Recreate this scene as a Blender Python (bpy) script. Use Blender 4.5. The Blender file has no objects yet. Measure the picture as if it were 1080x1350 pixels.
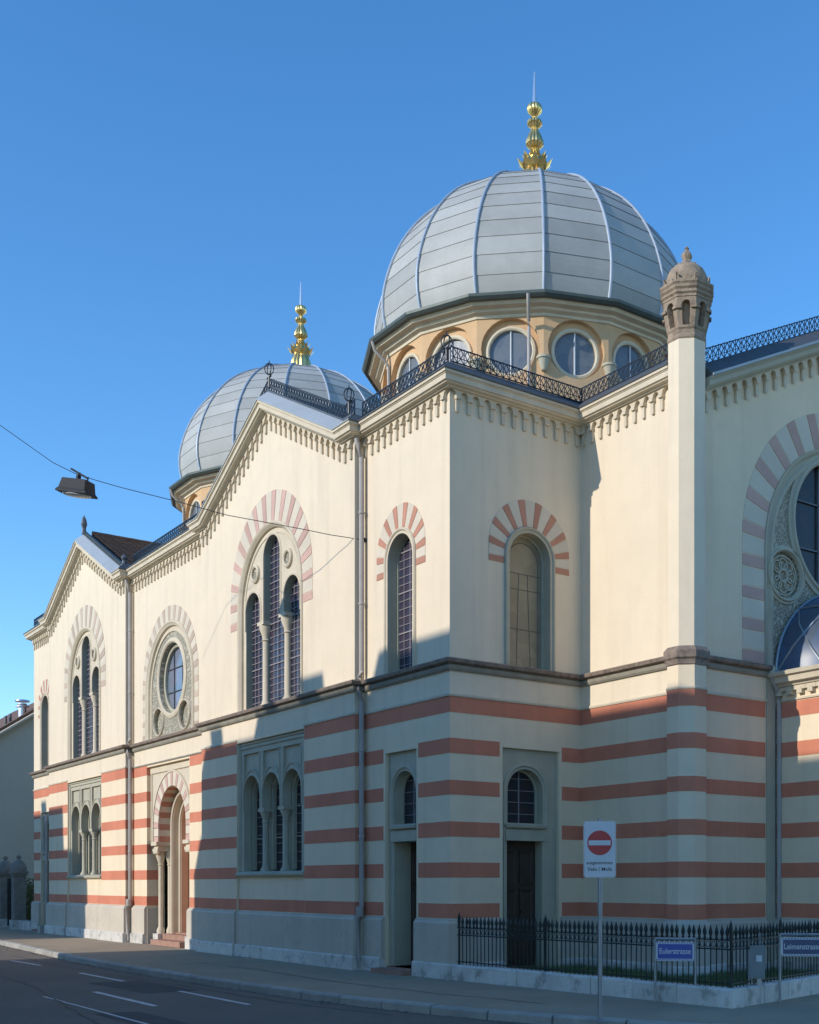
import bpy, bmesh, math, random
from mathutils import Vector, Matrix
random.seed(7)
R = math.radians
PI = math.pi
scene = bpy.context.scene
col = scene.collection

# ------------------------------------------------------------------ camera
F_PX, CX, HOR = 1569.0, 740.0, 1165.0
CAM = (17.908, -11.465, 1.7)
cd = bpy.data.cameras.new("camera")
cam = bpy.data.objects.new("camera", cd); col.objects.link(cam)
cam.location = CAM
cam.rotation_euler = (R(90), 0, 2.4787471 - PI / 2)
cd.sensor_fit = 'HORIZONTAL'; cd.sensor_width = 36
cd.lens = F_PX / 1080 * 36
cd.shift_x = -(CX - 540) / 1080
cd.shift_y = (HOR - 675) / 1080
cd.clip_start = 0.1; cd.clip_end = 3000
scene.camera = cam

# ------------------------------------------------------------------ sky and sun
SUN_TO = Vector((-0.095, -1.0, 0.42)).normalized()      # direction towards the sun
ELEV = math.asin(SUN_TO.z)
AZ = math.atan2(SUN_TO.x, SUN_TO.y)
w = bpy.data.worlds.new("World"); scene.world = w; w.use_nodes = True
nt = w.node_tree
sky = nt.nodes.new('ShaderNodeTexSky'); sky.sky_type = 'NISHITA'; sky.sun_disc = False
sky.sun_elevation = ELEV; sky.sun_rotation = AZ
sky.air_density = 1.0; sky.dust_density = 0.0; sky.ozone_density = 3.6; sky.altitude = 300
bg = nt.nodes['Background']; bg.inputs[1].default_value = 0.15
hs_ = nt.nodes.new('ShaderNodeHueSaturation'); hs_.inputs['Saturation'].default_value = 1.2
nt.links.new(sky.outputs[0], hs_.inputs['Color']); nt.links.new(hs_.outputs[0], bg.inputs[0])
sl = bpy.data.lights.new("sun", 'SUN'); sl.energy = 2.1; sl.angle = R(0.53); sl.color = (1.0, 0.925, 0.83)
so = bpy.data.objects.new("sun", sl); col.objects.link(so)
so.rotation_euler = SUN_TO.to_track_quat('Z', 'Y').to_euler(); so.location = (0, -40, 40)
scene.view_settings.view_transform = 'Standard'; scene.view_settings.look = 'None'
scene.view_settings.exposure = 0.8; scene.view_settings.gamma = 1.0
scene.view_settings.use_curve_mapping = False

# ------------------------------------------------------------------ materials
def mat(name, c, rough=0.8, metal=0.0, var=0.0, vscale=2.0, c2=None, bump=0.0, bscale=40.0, spec=0.5,
        streak=0.0, rnd=0.0, grime=None):
    m = bpy.data.materials.new(name); m.use_nodes = True
    N = m.node_tree.nodes; L = m.node_tree.links
    b = N['Principled BSDF']
    b.inputs['Roughness'].default_value = rough; b.inputs['Metallic'].default_value = metal
    b.inputs['Specular IOR Level'].default_value = spec
    b.inputs['Base Color'].default_value = (*c, 1)
    geo = N.new('ShaderNodeNewGeometry')
    pos = geo.outputs['Position']
    out = None
    def mixc(fac, a, bb, mode='MIX'):
        x = N.new('ShaderNodeMix'); x.data_type = 'RGBA'; x.blend_type = mode
        if isinstance(fac, float): x.inputs[0].default_value = fac
        else: L.new(fac, x.inputs[0])
        for i, v in ((6, a), (7, bb)):
            if isinstance(v, tuple): x.inputs[i].default_value = (*v[:3], 1)
            else: L.new(v, x.inputs[i])
        return x.outputs[2]
    def noise(scale, detail=4, vec=None, rough_=0.55):
        n = N.new('ShaderNodeTexNoise'); n.inputs['Scale'].default_value = scale
        n.inputs['Detail'].default_value = detail; n.inputs['Roughness'].default_value = rough_
        L.new(vec or pos, n.inputs['Vector']); return n.outputs['Fac']
    def ramp(f, p0, p1):
        r = N.new('ShaderNodeMapRange'); r.inputs[1].default_value = p0; r.inputs[2].default_value = p1
        L.new(f, r.inputs[0]); return r.outputs[0]
    cur = tuple(c)
    if var or c2:
        c2 = c2 or tuple(max(0, x * (1 - var)) for x in c)
        cur = mixc(ramp(noise(vscale, 5), .35, .65), cur, tuple(c2))
        f2 = ramp(noise(vscale * 6.3, 4), .4, .75)
        k = N.new('ShaderNodeMath'); k.operation = 'MULTIPLY'; k.inputs[1].default_value = 0.5; L.new(f2, k.inputs[0])
        cur = mixc(k.outputs[0], cur, tuple(x * (1 - max(var, .1)) for x in c))
    if streak:
        mp = N.new('ShaderNodeMapping'); mp.inputs['Scale'].default_value = (3.2, 3.2, 0.22); L.new(pos, mp.inputs[0])
        f = ramp(noise(1.0, 6, mp.outputs[0]), .5, .8)
        k = N.new('ShaderNodeMath'); k.operation = 'MULTIPLY'; k.inputs[1].default_value = streak; L.new(f, k.inputs[0])
        cur = mixc(k.outputs[0], cur, tuple(x * .45 for x in c))
    if grime:
        f = ramp(noise(grime[0], 6, None, .65), grime[1], grime[1] + .12)
        k = N.new('ShaderNodeMath'); k.operation = 'MULTIPLY'; k.inputs[1].default_value = grime[2]; L.new(f, k.inputs[0])
        cur = mixc(k.outputs[0], cur, tuple(grime[3]))
    if rnd:
        oi = N.new('ShaderNodeObjectInfo')
        mr = N.new('ShaderNodeMapRange'); mr.inputs[3].default_value = 1 - rnd; mr.inputs[4].default_value = 1 + rnd * .6
        L.new(oi.outputs['Random'], mr.inputs[0])
        hs = N.new('ShaderNodeHueSaturation'); L.new(mr.outputs[0], hs.inputs['Value'])
        if isinstance(cur, tuple): hs.inputs['Color'].default_value = (*cur, 1)
        else: L.new(cur, hs.inputs['Color'])
        cur = hs.outputs[0]
    if not isinstance(cur, tuple): L.new(cur, b.inputs['Base Color'])
    if bump:
        bp = N.new('ShaderNodeBump'); bp.inputs['Strength'].default_value = bump; bp.inputs['Distance'].default_value = 0.02
        L.new(noise(bscale, 6), bp.inputs['Height']); L.new(bp.outputs[0], b.inputs['Normal'])
    return m

M = {}
M['plaster'] = mat('cream_plaster', (.80, .675, .495), .9, var=.05, vscale=.5, bump=.3, bscale=30, spec=.2, streak=.22)
M['plaster_low'] = mat('shade_lifted_plaster', (.84, .69, .48), .9, var=.07, vscale=.6, bump=.3, bscale=25, spec=.2, streak=.16)  # copy of plaster; lift for the shaded walls is put into its colour
M['red'] = mat('red_band_paint', (.68, .25, .15), .9, var=.16, vscale=1.1, bump=.3, bscale=25, spec=.2, streak=.18)
M['voussoir_red'] = mat('voussoir_red_stone', (.56, .27, .18), .9, var=.16, vscale=1.6, bump=.2, rnd=.10)
M['voussoir_rose'] = mat('voussoir_faded_rose', (.62, .40, .32), .9, var=.14, vscale=1.6, bump=.2, rnd=.12)
M['voussoir_tan'] = mat('voussoir_faded_tan', (.56, .44, .33), .9, var=.12, vscale=1.6, bump=.2, rnd=.12)
M['voussoir_cream'] = mat('voussoir_cream_stone', (.70, .61, .47), .9, var=.10, vscale=1.6, bump=.2, rnd=.05)
M['trim'] = mat('grey_cream_trim', (.68, .585, .43), .8, var=.12, vscale=2.5, bump=.2, spec=.3, streak=.22)
M['trim_grey'] = mat('grey_green_trim', (.49, .455, .34), .75, var=.12, vscale=2.5, bump=.15, spec=.3, streak=.2)
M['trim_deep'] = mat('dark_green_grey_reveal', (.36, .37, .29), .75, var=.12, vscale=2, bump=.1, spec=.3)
M['string'] = mat('weathered_brown_stone', (.31, .235, .18), .85, var=.35, vscale=5, bump=.5, bscale=18, grime=(9, .5, .6, (.10, .085, .07)))
M['frieze_dark'] = mat('mossy_grey_moulding', (.33, .30, .23), .85, var=.25, vscale=4, bump=.3, streak=.3)
M['plinth'] = mat('grey_cement_plinth', (.60, .53, .42), .9, var=.12, vscale=1.3, bump=.4, bscale=20, streak=.25, grime=(3.0, .58, .35, (.30, .29, .26)))
M['marble'] = mat('veined_white_limestone', (.72, .68, .61), .6, var=.2, vscale=3, bump=.4, bscale=14, rnd=.12, grime=(3.4, .53, .7, (.24, .215, .18)))
M['zinc'] = mat('grey_zinc_sheet', (.43, .43, .40), .66, .08, var=.16, vscale=.9, rnd=.16, bump=.06, bscale=2.0, streak=.12)
M['seam'] = mat('dull_zinc_seam', (.30, .32, .325), .7, .1)
M['zinc_rib'] = mat('zinc_standing_rib', (.40, .46, .53), .5, .2, var=.15, vscale=3)
M['zinc_cap'] = mat('pale_zinc_capping', (.44, .47, .48), .55, .12, var=.1, vscale=2, streak=.15)
M['lead'] = mat('dark_lead_edge', (.12, .13, .14), .5, .3, var=.2, vscale=4)
M['gutter'] = mat('dark_green_grey_gutter', (.10, .12, .11), .5, .4, var=.2, vscale=3)
M['pipe'] = mat('grey_zinc_pipe', (.43, .39, .35), .6, .0, var=.15, vscale=3)
M['iron'] = mat('dark_green_black_iron', (.028, .038, .036), .5, .3, var=.3, vscale=8)
M['iron_roof'] = mat('blue_black_wrought_iron', (.035, .04, .048), .45, .4, var=.3, vscale=8)
M['gold'] = mat('gilded_metal', (.90, .66, .26), .33, 1.0, var=.15, vscale=6)
M['silver'] = mat('pale_metal_spike', (.75, .72, .72), .3, .9)
M['drum'] = mat('ochre_render', (.66, .43, .235), .9, var=.10, vscale=1.5, bump=.35, bscale=30, streak=.12)
M['sandstone'] = mat('weathered_sandstone', (.40, .30, .205), .9, var=.30, vscale=6, bump=.7, bscale=22, grime=(7, .5, .6, (.16, .12, .09)))
M['wood'] = mat('dark_oak_door', (.07, .045, .028), .6, var=.3, vscale=4, streak=.3)
M['wood_lit'] = mat('sunlit_orange_oak', (.70, .24, .04), .5, var=.2, vscale=6, streak=.3)  # oak with the sunlit orange of the portal put into its colour
M['red_stone'] = mat('red_sandstone_step', (.42, .24, .17), .85, var=.25, vscale=5, bump=.5)
M['tile'] = mat('brown_roof_tiles', (.24, .135, .085), .8, var=.35, vscale=3, rnd=.2, bump=.3)
M['slate'] = mat('dark_slate_roof', (.09, .095, .10), .6, var=.25, vscale=4)
M['far_wall'] = mat('grey_render_neighbour', (.60, .53, .42), .95, var=.05, vscale=.6, bump=.2, streak=.1)
M['pale_wall'] = mat('pale_house_render', (.66, .57, .44), .95, var=.06, vscale=.6)
M['warm_house'] = mat('warm_house_render', (.66, .54, .40), .95, var=.06, vscale=.6)  # render of the added side houses, tinted for warm bounce
M['pillar'] = mat('weathered_pillar_stone', (.30, .265, .22), .9, var=.3, vscale=4, bump=.6, bscale=14)
M['sign_grey'] = mat('galvanised_steel', (.33, .36, .38), .4, .6, var=.15, vscale=6)
M['sign_white'] = mat('white_sign_enamel', (.62, .64, .66), .4, var=.05, vscale=4)
M['sign_red'] = mat('red_sign_enamel', (.48, .015, .02), .4)
M['sign_blue'] = mat('blue_sign_enamel', (.015, .06, .36), .35)
M['sign_blue2'] = mat('dark_blue_sign_enamel', (.07, .085, .16), .5)
M['black'] = mat('black_paint', (.02, .02, .022), .5)
M['box'] = mat('grey_cabinet_paint', (.24, .26, .26), .6, var=.12, vscale=6)
M['cable'] = mat('black_cable', (.02, .025, .03), .6)
M['lamp'] = mat('dark_lamp_housing', (.014, .017, .022), .7, 0.0, var=.3, vscale=8)
M['lamp_glass'] = mat('pale_lamp_bowl', (.55, .6, .62), .25)
M['kerb'] = mat('granite_kerb', (.42, .395, .34), .85, var=.2, vscale=4, bump=.5, bscale=30, rnd=.15)
M['pave'] = mat('pavement_asphalt', (.37, .30, .205), .95, var=.16, vscale=.7, bump=.5, bscale=60, grime=(2.2, .60, .35, (.20, .185, .16)))
M['road'] = mat('road_asphalt', (.185, .155, .12), .95, var=.18, vscale=.45, bump=.7, bscale=70, grime=(1.1, .60, .3, (.11, .105, .10)))
M['paint'] = mat('worn_road_paint', (.58, .57, .54), .8, grime=(14, .56, .7, (.18, .17, .165)))
M['soil'] = mat('dark_lawn_soil', (.13, .14, .06), .95, var=.4, vscale=5)
M['grass'] = mat('grass_blades', (.17, .22, .07), .8, var=.4, vscale=4)
M['leaf'] = mat('hedge_leaves', (.10, .12, .03), .7, var=.4, vscale=4, c2=(.17, .15, .035))
M['twig'] = mat('hedge_twig', (.06, .045, .03), .9)

def glass_mat(name, c, rough=.08, var=.5, scale=3.0, c2=None, spec=.6):
    m = bpy.data.materials.new(name); m.use_nodes = True
    N = m.node_tree.nodes; L = m.node_tree.links; b = N['Principled BSDF']
    b.inputs['Roughness'].default_value = rough; b.inputs['Specular IOR Level'].default_value = spec
    v = N.new('ShaderNodeTexVoronoi'); v.inputs['Scale'].default_value = scale
    tc = N.new('ShaderNodeNewGeometry'); L.new(tc.outputs['Position'], v.inputs['Vector'])
    sp = N.new('ShaderNodeSeparateColor'); L.new(v.outputs['Color'], sp.inputs[0])
    x = N.new('ShaderNodeMix'); x.data_type = 'RGBA'
    x.inputs[6].default_value = (*c, 1)
    x.inputs[7].default_value = (*(c2 or tuple(k * (1 - var) for k in c)), 1)
    L.new(sp.outputs[0], x.inputs[0]); L.new(x.outputs[2], b.inputs['Base Color'])
    n = N.new('ShaderNodeTexNoise'); n.inputs['Scale'].default_value = 1.7; L.new(tc.outputs['Position'], n.inputs['Vector'])
    bp = N.new('ShaderNodeBump'); bp.inputs['Strength'].default_value = .25; bp.inputs['Distance'].default_value = .02
    L.new(n.outputs['Fac'], bp.inputs['Height']); L.new(bp.outputs[0], b.inputs['Normal'])
    return m
M['glass_up'] = glass_mat('purple_stained_glass', (.06, .045, .065), .2, c2=(.035, .04, .07), scale=7)
M['glass_low'] = glass_mat('dark_leaded_glass', (.045, .035, .035), .3, c2=(.02, .03, .04), scale=6, spec=.3)
M['glass_blind'] = glass_mat('dusty_leaded_glass', (.30, .255, .165), .5, c2=(.235, .20, .13), scale=5)
M['glass_blue'] = glass_mat('sky_tinted_glass', (.12, .135, .16), .12, c2=(.17, .18, .19), scale=4)  # blue-grey reflection of the sky put into the pane colour
M['glass_round'] = glass_mat('pale_stained_glass', (.16, .21, .27), .15, c2=(.26, .24, .30), scale=3)
M['glass_dome'] = glass_mat('blue_porch_glass', (.07, .085, .11), .4, c2=(.06, .13, .25), scale=1.6)
M['lead_came'] = mat('pale_leading', (.36, .32, .325), .6, var=.25, vscale=10)

def filigree(name, base, dark, scale):
    m = mat(name, base, .85)
    N = m.node_tree.nodes; L = m.node_tree.links; b = N['Principled BSDF']
    g = N.new('ShaderNodeNewGeometry')
    v = N.new('ShaderNodeTexVoronoi'); v.feature = 'DISTANCE_TO_EDGE'; v.inputs['Scale'].default_value = scale
    L.new(g.outputs['Position'], v.inputs['Vector'])
    r = N.new('ShaderNodeMapRange'); r.inputs[1].default_value = .05; r.inputs[2].default_value = .22; L.new(v.outputs[0], r.inputs[0])
    x = N.new('ShaderNodeMix'); x.data_type = 'RGBA'; x.inputs[6].default_value = (*base, 1); x.inputs[7].default_value = (*dark, 1)
    L.new(r.outputs[0], x.inputs[0]); L.new(x.outputs[2], b.inputs['Base Color'])
    bp = N.new('ShaderNodeBump'); bp.invert = True; bp.inputs['Strength'].default_value = 1; bp.inputs['Distance'].default_value = .03
    L.new(r.outputs[0], bp.inputs['Height']); L.new(bp.outputs[0], b.inputs['Normal'])
    return m
M['tracery'] = filigree('carved_arabesque', (.54, .49, .37), (.34, .31, .22), 13)

# ------------------------------------------------------------------ mesh helpers
class MB:
    def __init__(s): s.v = []; s.f = []
    def add(s, vs, fs):
        o = len(s.v); s.v += [tuple(p) for p in vs]; s.f += [tuple(i + o for i in f) for f in fs]
    def box(s, x0, x1, y0, y1, z0, z1):
        vs = [(x, y, z) for z in (z0, z1) for y in (y0, y1) for x in (x0, x1)]
        s.add(vs, [(0, 2, 3, 1), (4, 5, 7, 6), (0, 1, 5, 4), (2, 6, 7, 3), (0, 4, 6, 2), (1, 3, 7, 5)])
    def bar(s, a, b, r, n=6, r2=None, cap=True):
        a = Vector(a); b = Vector(b); d = (b - a)
        if d.length < 1e-6: return
        q = d.to_track_quat('Z', 'Y'); r2 = r if r2 is None else r2
        vs = []
        for p, rr in ((a, r), (b, r2)):
            for k in range(n):
                t = 2 * PI * (k + .5) / n
                vs.append(p + q @ Vector((rr * math.cos(t), rr * math.sin(t), 0)))
        fs = [(k, (k + 1) % n, n + (k + 1) % n, n + k) for k in range(n)]
        if cap: fs += [tuple(range(n - 1, -1, -1)), tuple(range(n, 2 * n))]
        s.add(vs, fs)
    def tube(s, pts, r, n=6, closed=False, up=(0, 0, 1)):
        pts = [Vector(p) for p in pts]; m = len(pts); vs = []
        up = Vector(up)
        for i, p in enumerate(pts):
            if closed: d = pts[(i + 1) % m] - pts[i - 1]
            else: d = pts[min(i + 1, m - 1)] - pts[max(i - 1, 0)]
            d.normalize()
            a = d.cross(up)
            if a.length < .05: a = d.cross(Vector((1, 0, 0)))
            a.normalize(); b = a.cross(d)
            for k in range(n):
                t = 2 * PI * k / n; vs.append(p + a * r * math.cos(t) + b * r * math.sin(t))
        fs = []
        for i in range(m if closed else m - 1):
            j = (i + 1) % m
            for k in range(n): fs.append((i * n + k, i * n + (k + 1) % n, j * n + (k + 1) % n, j * n + k))
        s.add(vs, fs)
    def lathe(s, prof, n=16, c=(0, 0, 0), ph=0.0, a0=0, a1=2 * PI, flute=None):
        full = abs(a1 - a0 - 2 * PI) < 1e-6; m = n if full else n + 1
        vs = []
        for (r, z) in prof:
            for k in range(m):
                t = a0 + ph + (a1 - a0) * k / n
                rr = r * (1 + (flute if (flute and k % 2) else 0))
                vs.append((c[0] + rr * math.cos(t), c[1] + rr * math.sin(t), c[2] + z))
        fs = []
        for i in range(len(prof) - 1):
            for k in range(n):
                k2 = (k + 1) % m
                fs.append((i * m + k, i * m + k2, (i + 1) * m + k2, (i + 1) * m + k))
        if full:
            if prof[0][0] > 1e-4: fs.append(tuple(range(m - 1, -1, -1)))
            if prof[-1][0] > 1e-4: fs.append(tuple((len(prof) - 1) * m + k for k in range(m)))
        s.add(vs, fs)
    def mesh(s, name, m=None, smooth=False):
        me = bpy.data.meshes.new(name); me.from_pydata(s.v, [], s.f)
        bm = bmesh.new(); bm.from_mesh(me)
        bmesh.ops.remove_doubles(bm, verts=bm.verts, dist=1e-5)
        bmesh.ops.recalc_face_normals(bm, faces=bm.faces)
        bm.to_mesh(me); bm.free()
        if smooth:
            me.polygons.foreach_set('use_smooth', [True] * len(me.polygons))
            try: me.set_sharp_from_angle(angle=R(35))
            except Exception: pass
        if m: me.materials.append(M[m] if isinstance(m, str) else m)
        me.update(); return me

def ob(name, mb, m=None, parent=None, smooth=False, label=None, **kw):
    me = mb.mesh(name, m, smooth) if isinstance(mb, MB) else mb
    o = bpy.data.objects.new(name, me); col.objects.link(o)
    if parent: o.parent = parent
    if label: o['label'] = label
    for k, v in kw.items(): o[k] = v
    return o
def thing(name, label, cat, group=None, loc=(0, 0, 0), rz=0):
    o = bpy.data.objects.new(name, None); col.objects.link(o); o.location = loc; o.rotation_euler = (0, 0, rz)
    o.empty_display_size = .3
    o['label'] = label; o['category'] = cat
    if group: o['group'] = group
    return o

class Fr:      # a wall frame: u along the wall, z up, d outwards
    def __init__(s, o, U):
        s.o = o; s.U = U; s.n = (U[1], -U[0])
    def p(s, u, z, d=0): return (s.o[0] + s.U[0] * u + s.n[0] * d, s.o[1] + s.U[1] * u + s.n[1] * d, z)
    def rz(s): return math.atan2(s.U[1], s.U[0])

def plate(mb, fr, outer, holes=(), d1=0., d0=-.3, rim=True, rimd=None, hrim=True):
    bm = bmesh.new(); es = []
    for loop in [outer] + list(holes):
        vs = [bm.verts.new((u, z, 0)) for u, z in loop]
        for i in range(len(vs)): es.append(bm.edges.new((vs[i], vs[(i + 1) % len(vs)])))
    bmesh.ops.triangle_fill(bm, use_beauty=True, edges=es, use_dissolve=False)
    bm.verts.index_update()
    vs = [fr.p(v.co.x, v.co.y, d1) for v in bm.verts]; fs = [tuple(v.index for v in f.verts) for f in bm.faces]
    mb.add(vs, fs); bm.free()
    def side(loop, dd):
        n = len(loop); v2 = [fr.p(u, z, d1) for u, z in loop] + [fr.p(u, z, dd) for u, z in loop]
        mb.add(v2, [(i, (i + 1) % n, n + (i + 1) % n, n + i) for i in range(n)])
    if rim: side(outer, d0 if rimd is None else rimd)
    if hrim:
        for h in holes: side(h, d0)

def rect(u0, u1, z0, z1): return [(u0, z0), (u1, z0), (u1, z1), (u0, z1)]
def arch(uc, zc, r, zb, n=20, rz=None):           # bottom left -> over -> bottom right
    rz = rz or r
    pts = [(uc - r, zb)] + ([(uc - r, zc)] if zc > zb + 1e-4 else [])
    pts += [(uc - r * math.cos(PI * k / n), zc + rz * math.sin(PI * k / n)) for k in range(1, n)]
    pts += ([(uc + r, zc)] if zc > zb + 1e-4 else []) + [(uc + r, zb)]
    return pts
def circ(uc, zc, r, n=32, ph=0): return [(uc + r * math.cos(2 * PI * k / n + ph), zc + r * math.sin(2 * PI * k / n + ph)) for k in range(n)]

def sweep(mb, fr, path, prof, e0=0, e1=0, vertical=True, closed=False, caps=True):
    """profile points (o, d): o offset (vertical or normal to the path), d outwards"""
    n = len(path); m = len(prof); vs = []
    for i, (u, z) in enumerate(path):
        if vertical: nu, nz = 0., 1.
        else:
            def dirn(a, b):
                l = math.hypot(b[0] - a[0], b[1] - a[1]) or 1; return ((b[0] - a[0]) / l, (b[1] - a[1]) / l)
            if closed: da = dirn(path[i - 1], path[i]); db = dirn(path[i], path[(i + 1) % n])
            else:
                da = dirn(path[max(i - 1, 0)], path[max(i, 1)]); db = dirn(path[min(i, n - 2)], path[min(i + 1, n - 1)])
            na = (-da[1], da[0]); nb = (-db[1], db[0]); s_ = (na[0] + nb[0], na[1] + nb[1])
            q = (s_[0] ** 2 + s_[1] ** 2) / 2 or 1; nu, nz = s_[0] / q, s_[1] / q
        for (o, d) in prof:
            e = (-e0 * d if i == 0 else 0) + (e1 * d if i == n - 1 else 0)
            vs.append(fr.p(u + nu * o + e, z + nz * o, d))
    fs = []
    for i in range(n if closed else n - 1):
        j = (i + 1) % n
        for k in range(m - 1): fs.append((i * m + k, i * m + k + 1, j * m + k + 1, j * m + k))
    if caps and not closed and m > 2:
        fs.append(tuple(range(m))); fs.append(tuple((n - 1) * m + k for k in range(m - 1, -1, -1)))
    mb.add(vs, fs)

def strip(mb, fr, pa, pb, d, d0=0.):             # closed ring piece between two equal-length polylines, given proud depth
    n = len(pa)
    vs = [fr.p(*q, d) for q in pa] + [fr.p(*q, d) for q in pb] + [fr.p(*q, d0) for q in pa] + [fr.p(*q, d0) for q in pb]
    fs = []
    for i in range(n - 1):
        fs += [(i, i + 1, n + i + 1, n + i), (i, i + 1, 2 * n + i + 1, 2 * n + i), (n + i, n + i + 1, 3 * n + i + 1, 3 * n + i)]
    fs += [(0, n, 3 * n, 2 * n), (n - 1, 2 * n - 1, 4 * n - 1, 3 * n - 1)]
    mb.add(vs, fs)

def lerp_path(path, t):
    L = [0]
    for a, b in zip(path, path[1:]): L.append(L[-1] + math.hypot(b[0] - a[0], b[1] - a[1]))
    s = t * L[-1]
    for i in range(len(path) - 1):
        if s <= L[i + 1] + 1e-9:
            k = (s - L[i]) / (L[i + 1] - L[i] or 1)
            return (path[i][0] + k * (path[i + 1][0] - path[i][0]), path[i][1] + k * (path[i + 1][1] - path[i][1]))
    return path[-1]

def voussoirs(fr, inn, out, zb, n, parent, mats, depth=.008):
    """n alternating wedge stones between an inner and an outer round arch; first and last take mats[0]"""
    uc, zi, ri = inn; zo, Ro = out
    leg = max(0, zi - zb); T = 2 * leg + PI * (ri + Ro) / 2
    def pt(t):
        q = t * T
        if q < leg: return (uc - ri, zb + q), (uc - Ro, zb + q)
        if q > T - leg: return (uc + ri, zb + T - q), (uc + Ro, zb + T - q)
        a = PI * (q - leg) / (T - 2 * leg); dx, dz = -math.cos(a), math.sin(a)
        b_ = (zi - zo) * dz; s_ = -b_ + math.sqrt(max(0, b_ * b_ - (zi - zo) ** 2 + Ro * Ro))
        if zi + s_ * dz < zo and abs(dx) > .3: s_ = Ro / abs(dx)
        return (uc + ri * dx, zi + ri * dz), (uc + s_ * dx, zi + s_ * dz)
    for i in range(n):
        U_ = .8 * ((n + 1) // 2) + 1.2 * (n // 2); w0 = (.8 * ((i + 1) // 2) + 1.2 * (i // 2)) / U_; w1 = w0 + (.8 if i % 2 == 0 else 1.2) / U_
        g = .04 / n; P = [pt(w0 + g + (w1 - w0 - 2 * g) * k / 3) for k in range(4)]
        mb = MB(); strip(mb, fr, [p[0] for p in P], [p[1] for p in P], depth + (.003 if i % 2 == 0 else 0))
        ob('voussoir', mb, mats[i % 2], parent)

# ------------------------------------------------------------------ GROUND
ROADZ = -0.12
g = MB(); g.box(-400, 400, -400, 400, -1.2, ROADZ); gr = ob('road', g, 'road', kind='structure')
kerb_line = [(-90, -1.9), (-50, -2.2), (-30, -2.5), (-21.6, -2.68), (-17.5, -2.86), (-13.5, -3.1), (-10.3, -3.28), (-7, -3.30), (-4, -3.25), (-1.5, -3.15), (.7, -3.02),
             (2.2, -2.85), (3.6, -2.62), (5.0, -2.28), (6.3, -1.85), (7.6, -1.25), (8.8, -.45), (9.8, .6), (10.5, 1.8), (10.9, 3.4), (11.1, 6), (11.2, 40), (11.2, 120)]
g = MB()
vs = [(x, y, 0) for x, y in kerb_line] + [(-90, 120, 0)]
bm = bmesh.new(); bv = [bm.verts.new(v) for v in vs]
es = [bm.edges.new((bv[i], bv[(i + 1) % len(bv)])) for i in range(len(bv))]
bmesh.ops.triangle_fill(bm, use_beauty=True, edges=es); bm.verts.index_update()
g.add([v.co[:] for v in bm.verts], [tuple(v.index for v in f.verts) for f in bm.faces]); bm.free()
ob('pavement', g, 'pave', kind='structure')
# kerb stones
kr = bpy.data.objects.new('kerb', None); col.objects.link(kr); kr['kind'] = 'structure'
def resample(path, step):
    L = sum(math.hypot(b[0] - a[0], b[1] - a[1]) for a, b in zip(path, path[1:])); n = max(1, round(L / step))
    return [lerp_path(path, i / n) for i in range(n + 1)]
kp = resample(kerb_line[1:-2], 1.05)
for a, b in zip(kp, kp[1:]):
    dx, dy = b[0] - a[0], b[1] - a[1]; l = math.hypot(dx, dy); dx /= l; dy /= l; nx, ny = dy, -dx
    mb = MB(); gp = .012; j = random.uniform(-.006, .006); wd = .16
    P = [(a[0] + dx * gp, a[1] + dy * gp), (b[0] - dx * gp, b[1] - dy * gp)]
    v = []
    for (o, z) in ((-.02, -.2), (-.02, .010 + j), (.10, .010 + j), (.10 + .03, -.02 + j), (wd - .02, -.2)):
        for q in P: v.append((q[0] + nx * o, q[1] + ny * o, z))
    mb.add(v, [(0, 1, 3, 2), (2, 3, 5, 4), (4, 5, 7, 6), (6, 7, 9, 8), (0, 2, 4, 6, 8), (1, 9, 7, 5, 3)])
    ob('kerb_stone', mb, 'kerb', kr)
# road markings
rm = bpy.data.objects.new('road_markings', None); col.objects.link(rm); rm['kind'] = 'structure'
for (x0, y0, x1, y1, wd) in ((-7.17, -4.3, -4.53, -4.26, .10), (-2.66, -5.35, .31, -5.35, .11), (-1.91, -4.18, .96, -4.17, .10),
                             (-12.2, -4.42, -10.0, -4.32, .10), (-2.3, -6.25, 2.6, -6.22, .05)):
    mb = MB(); n = 14
    L_ = math.hypot(x1 - x0, y1 - y0); nx, ny = -(y1 - y0) / L_, (x1 - x0) / L_
    vv = []
    for i in range(n + 1):
        t = i / n
        for s_ in (-1, 1):
            k = wd / 2 * random.uniform(.8, 1.05)
            vv.append((x0 + (x1 - x0) * t + nx * s_ * k, y0 + (y1 - y0) * t + ny * s_ * k, ROADZ + .005))
    mb.add(vv, [(2 * i, 2 * i + 1, 2 * i + 3, 2 * i + 2) for i in range(n)])
    ob('painted_line', mb, 'paint', rm)
mb = MB()
for i in range(260):
    t = random.random(); q = lerp_path(kerb_line[3:15], t); x = q[0] + random.uniform(-.1, .1); y = q[1] - .16 - abs(random.gauss(0, .12)); s_ = random.uniform(.01, .035); a = random.random() * 6
    z = ROADZ + .008
    mb.add([(x + s_ * math.cos(a + k * PI / 2), y + s_ * math.sin(a + k * PI / 2), z + random.uniform(0, .015)) for k in range(4)], [(0, 1, 2, 3)])
ob('gutter_litter', mb, mat('dry_leaf_litter', (.16, .11, .06), .9, var=.4), kind='stuff')

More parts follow.
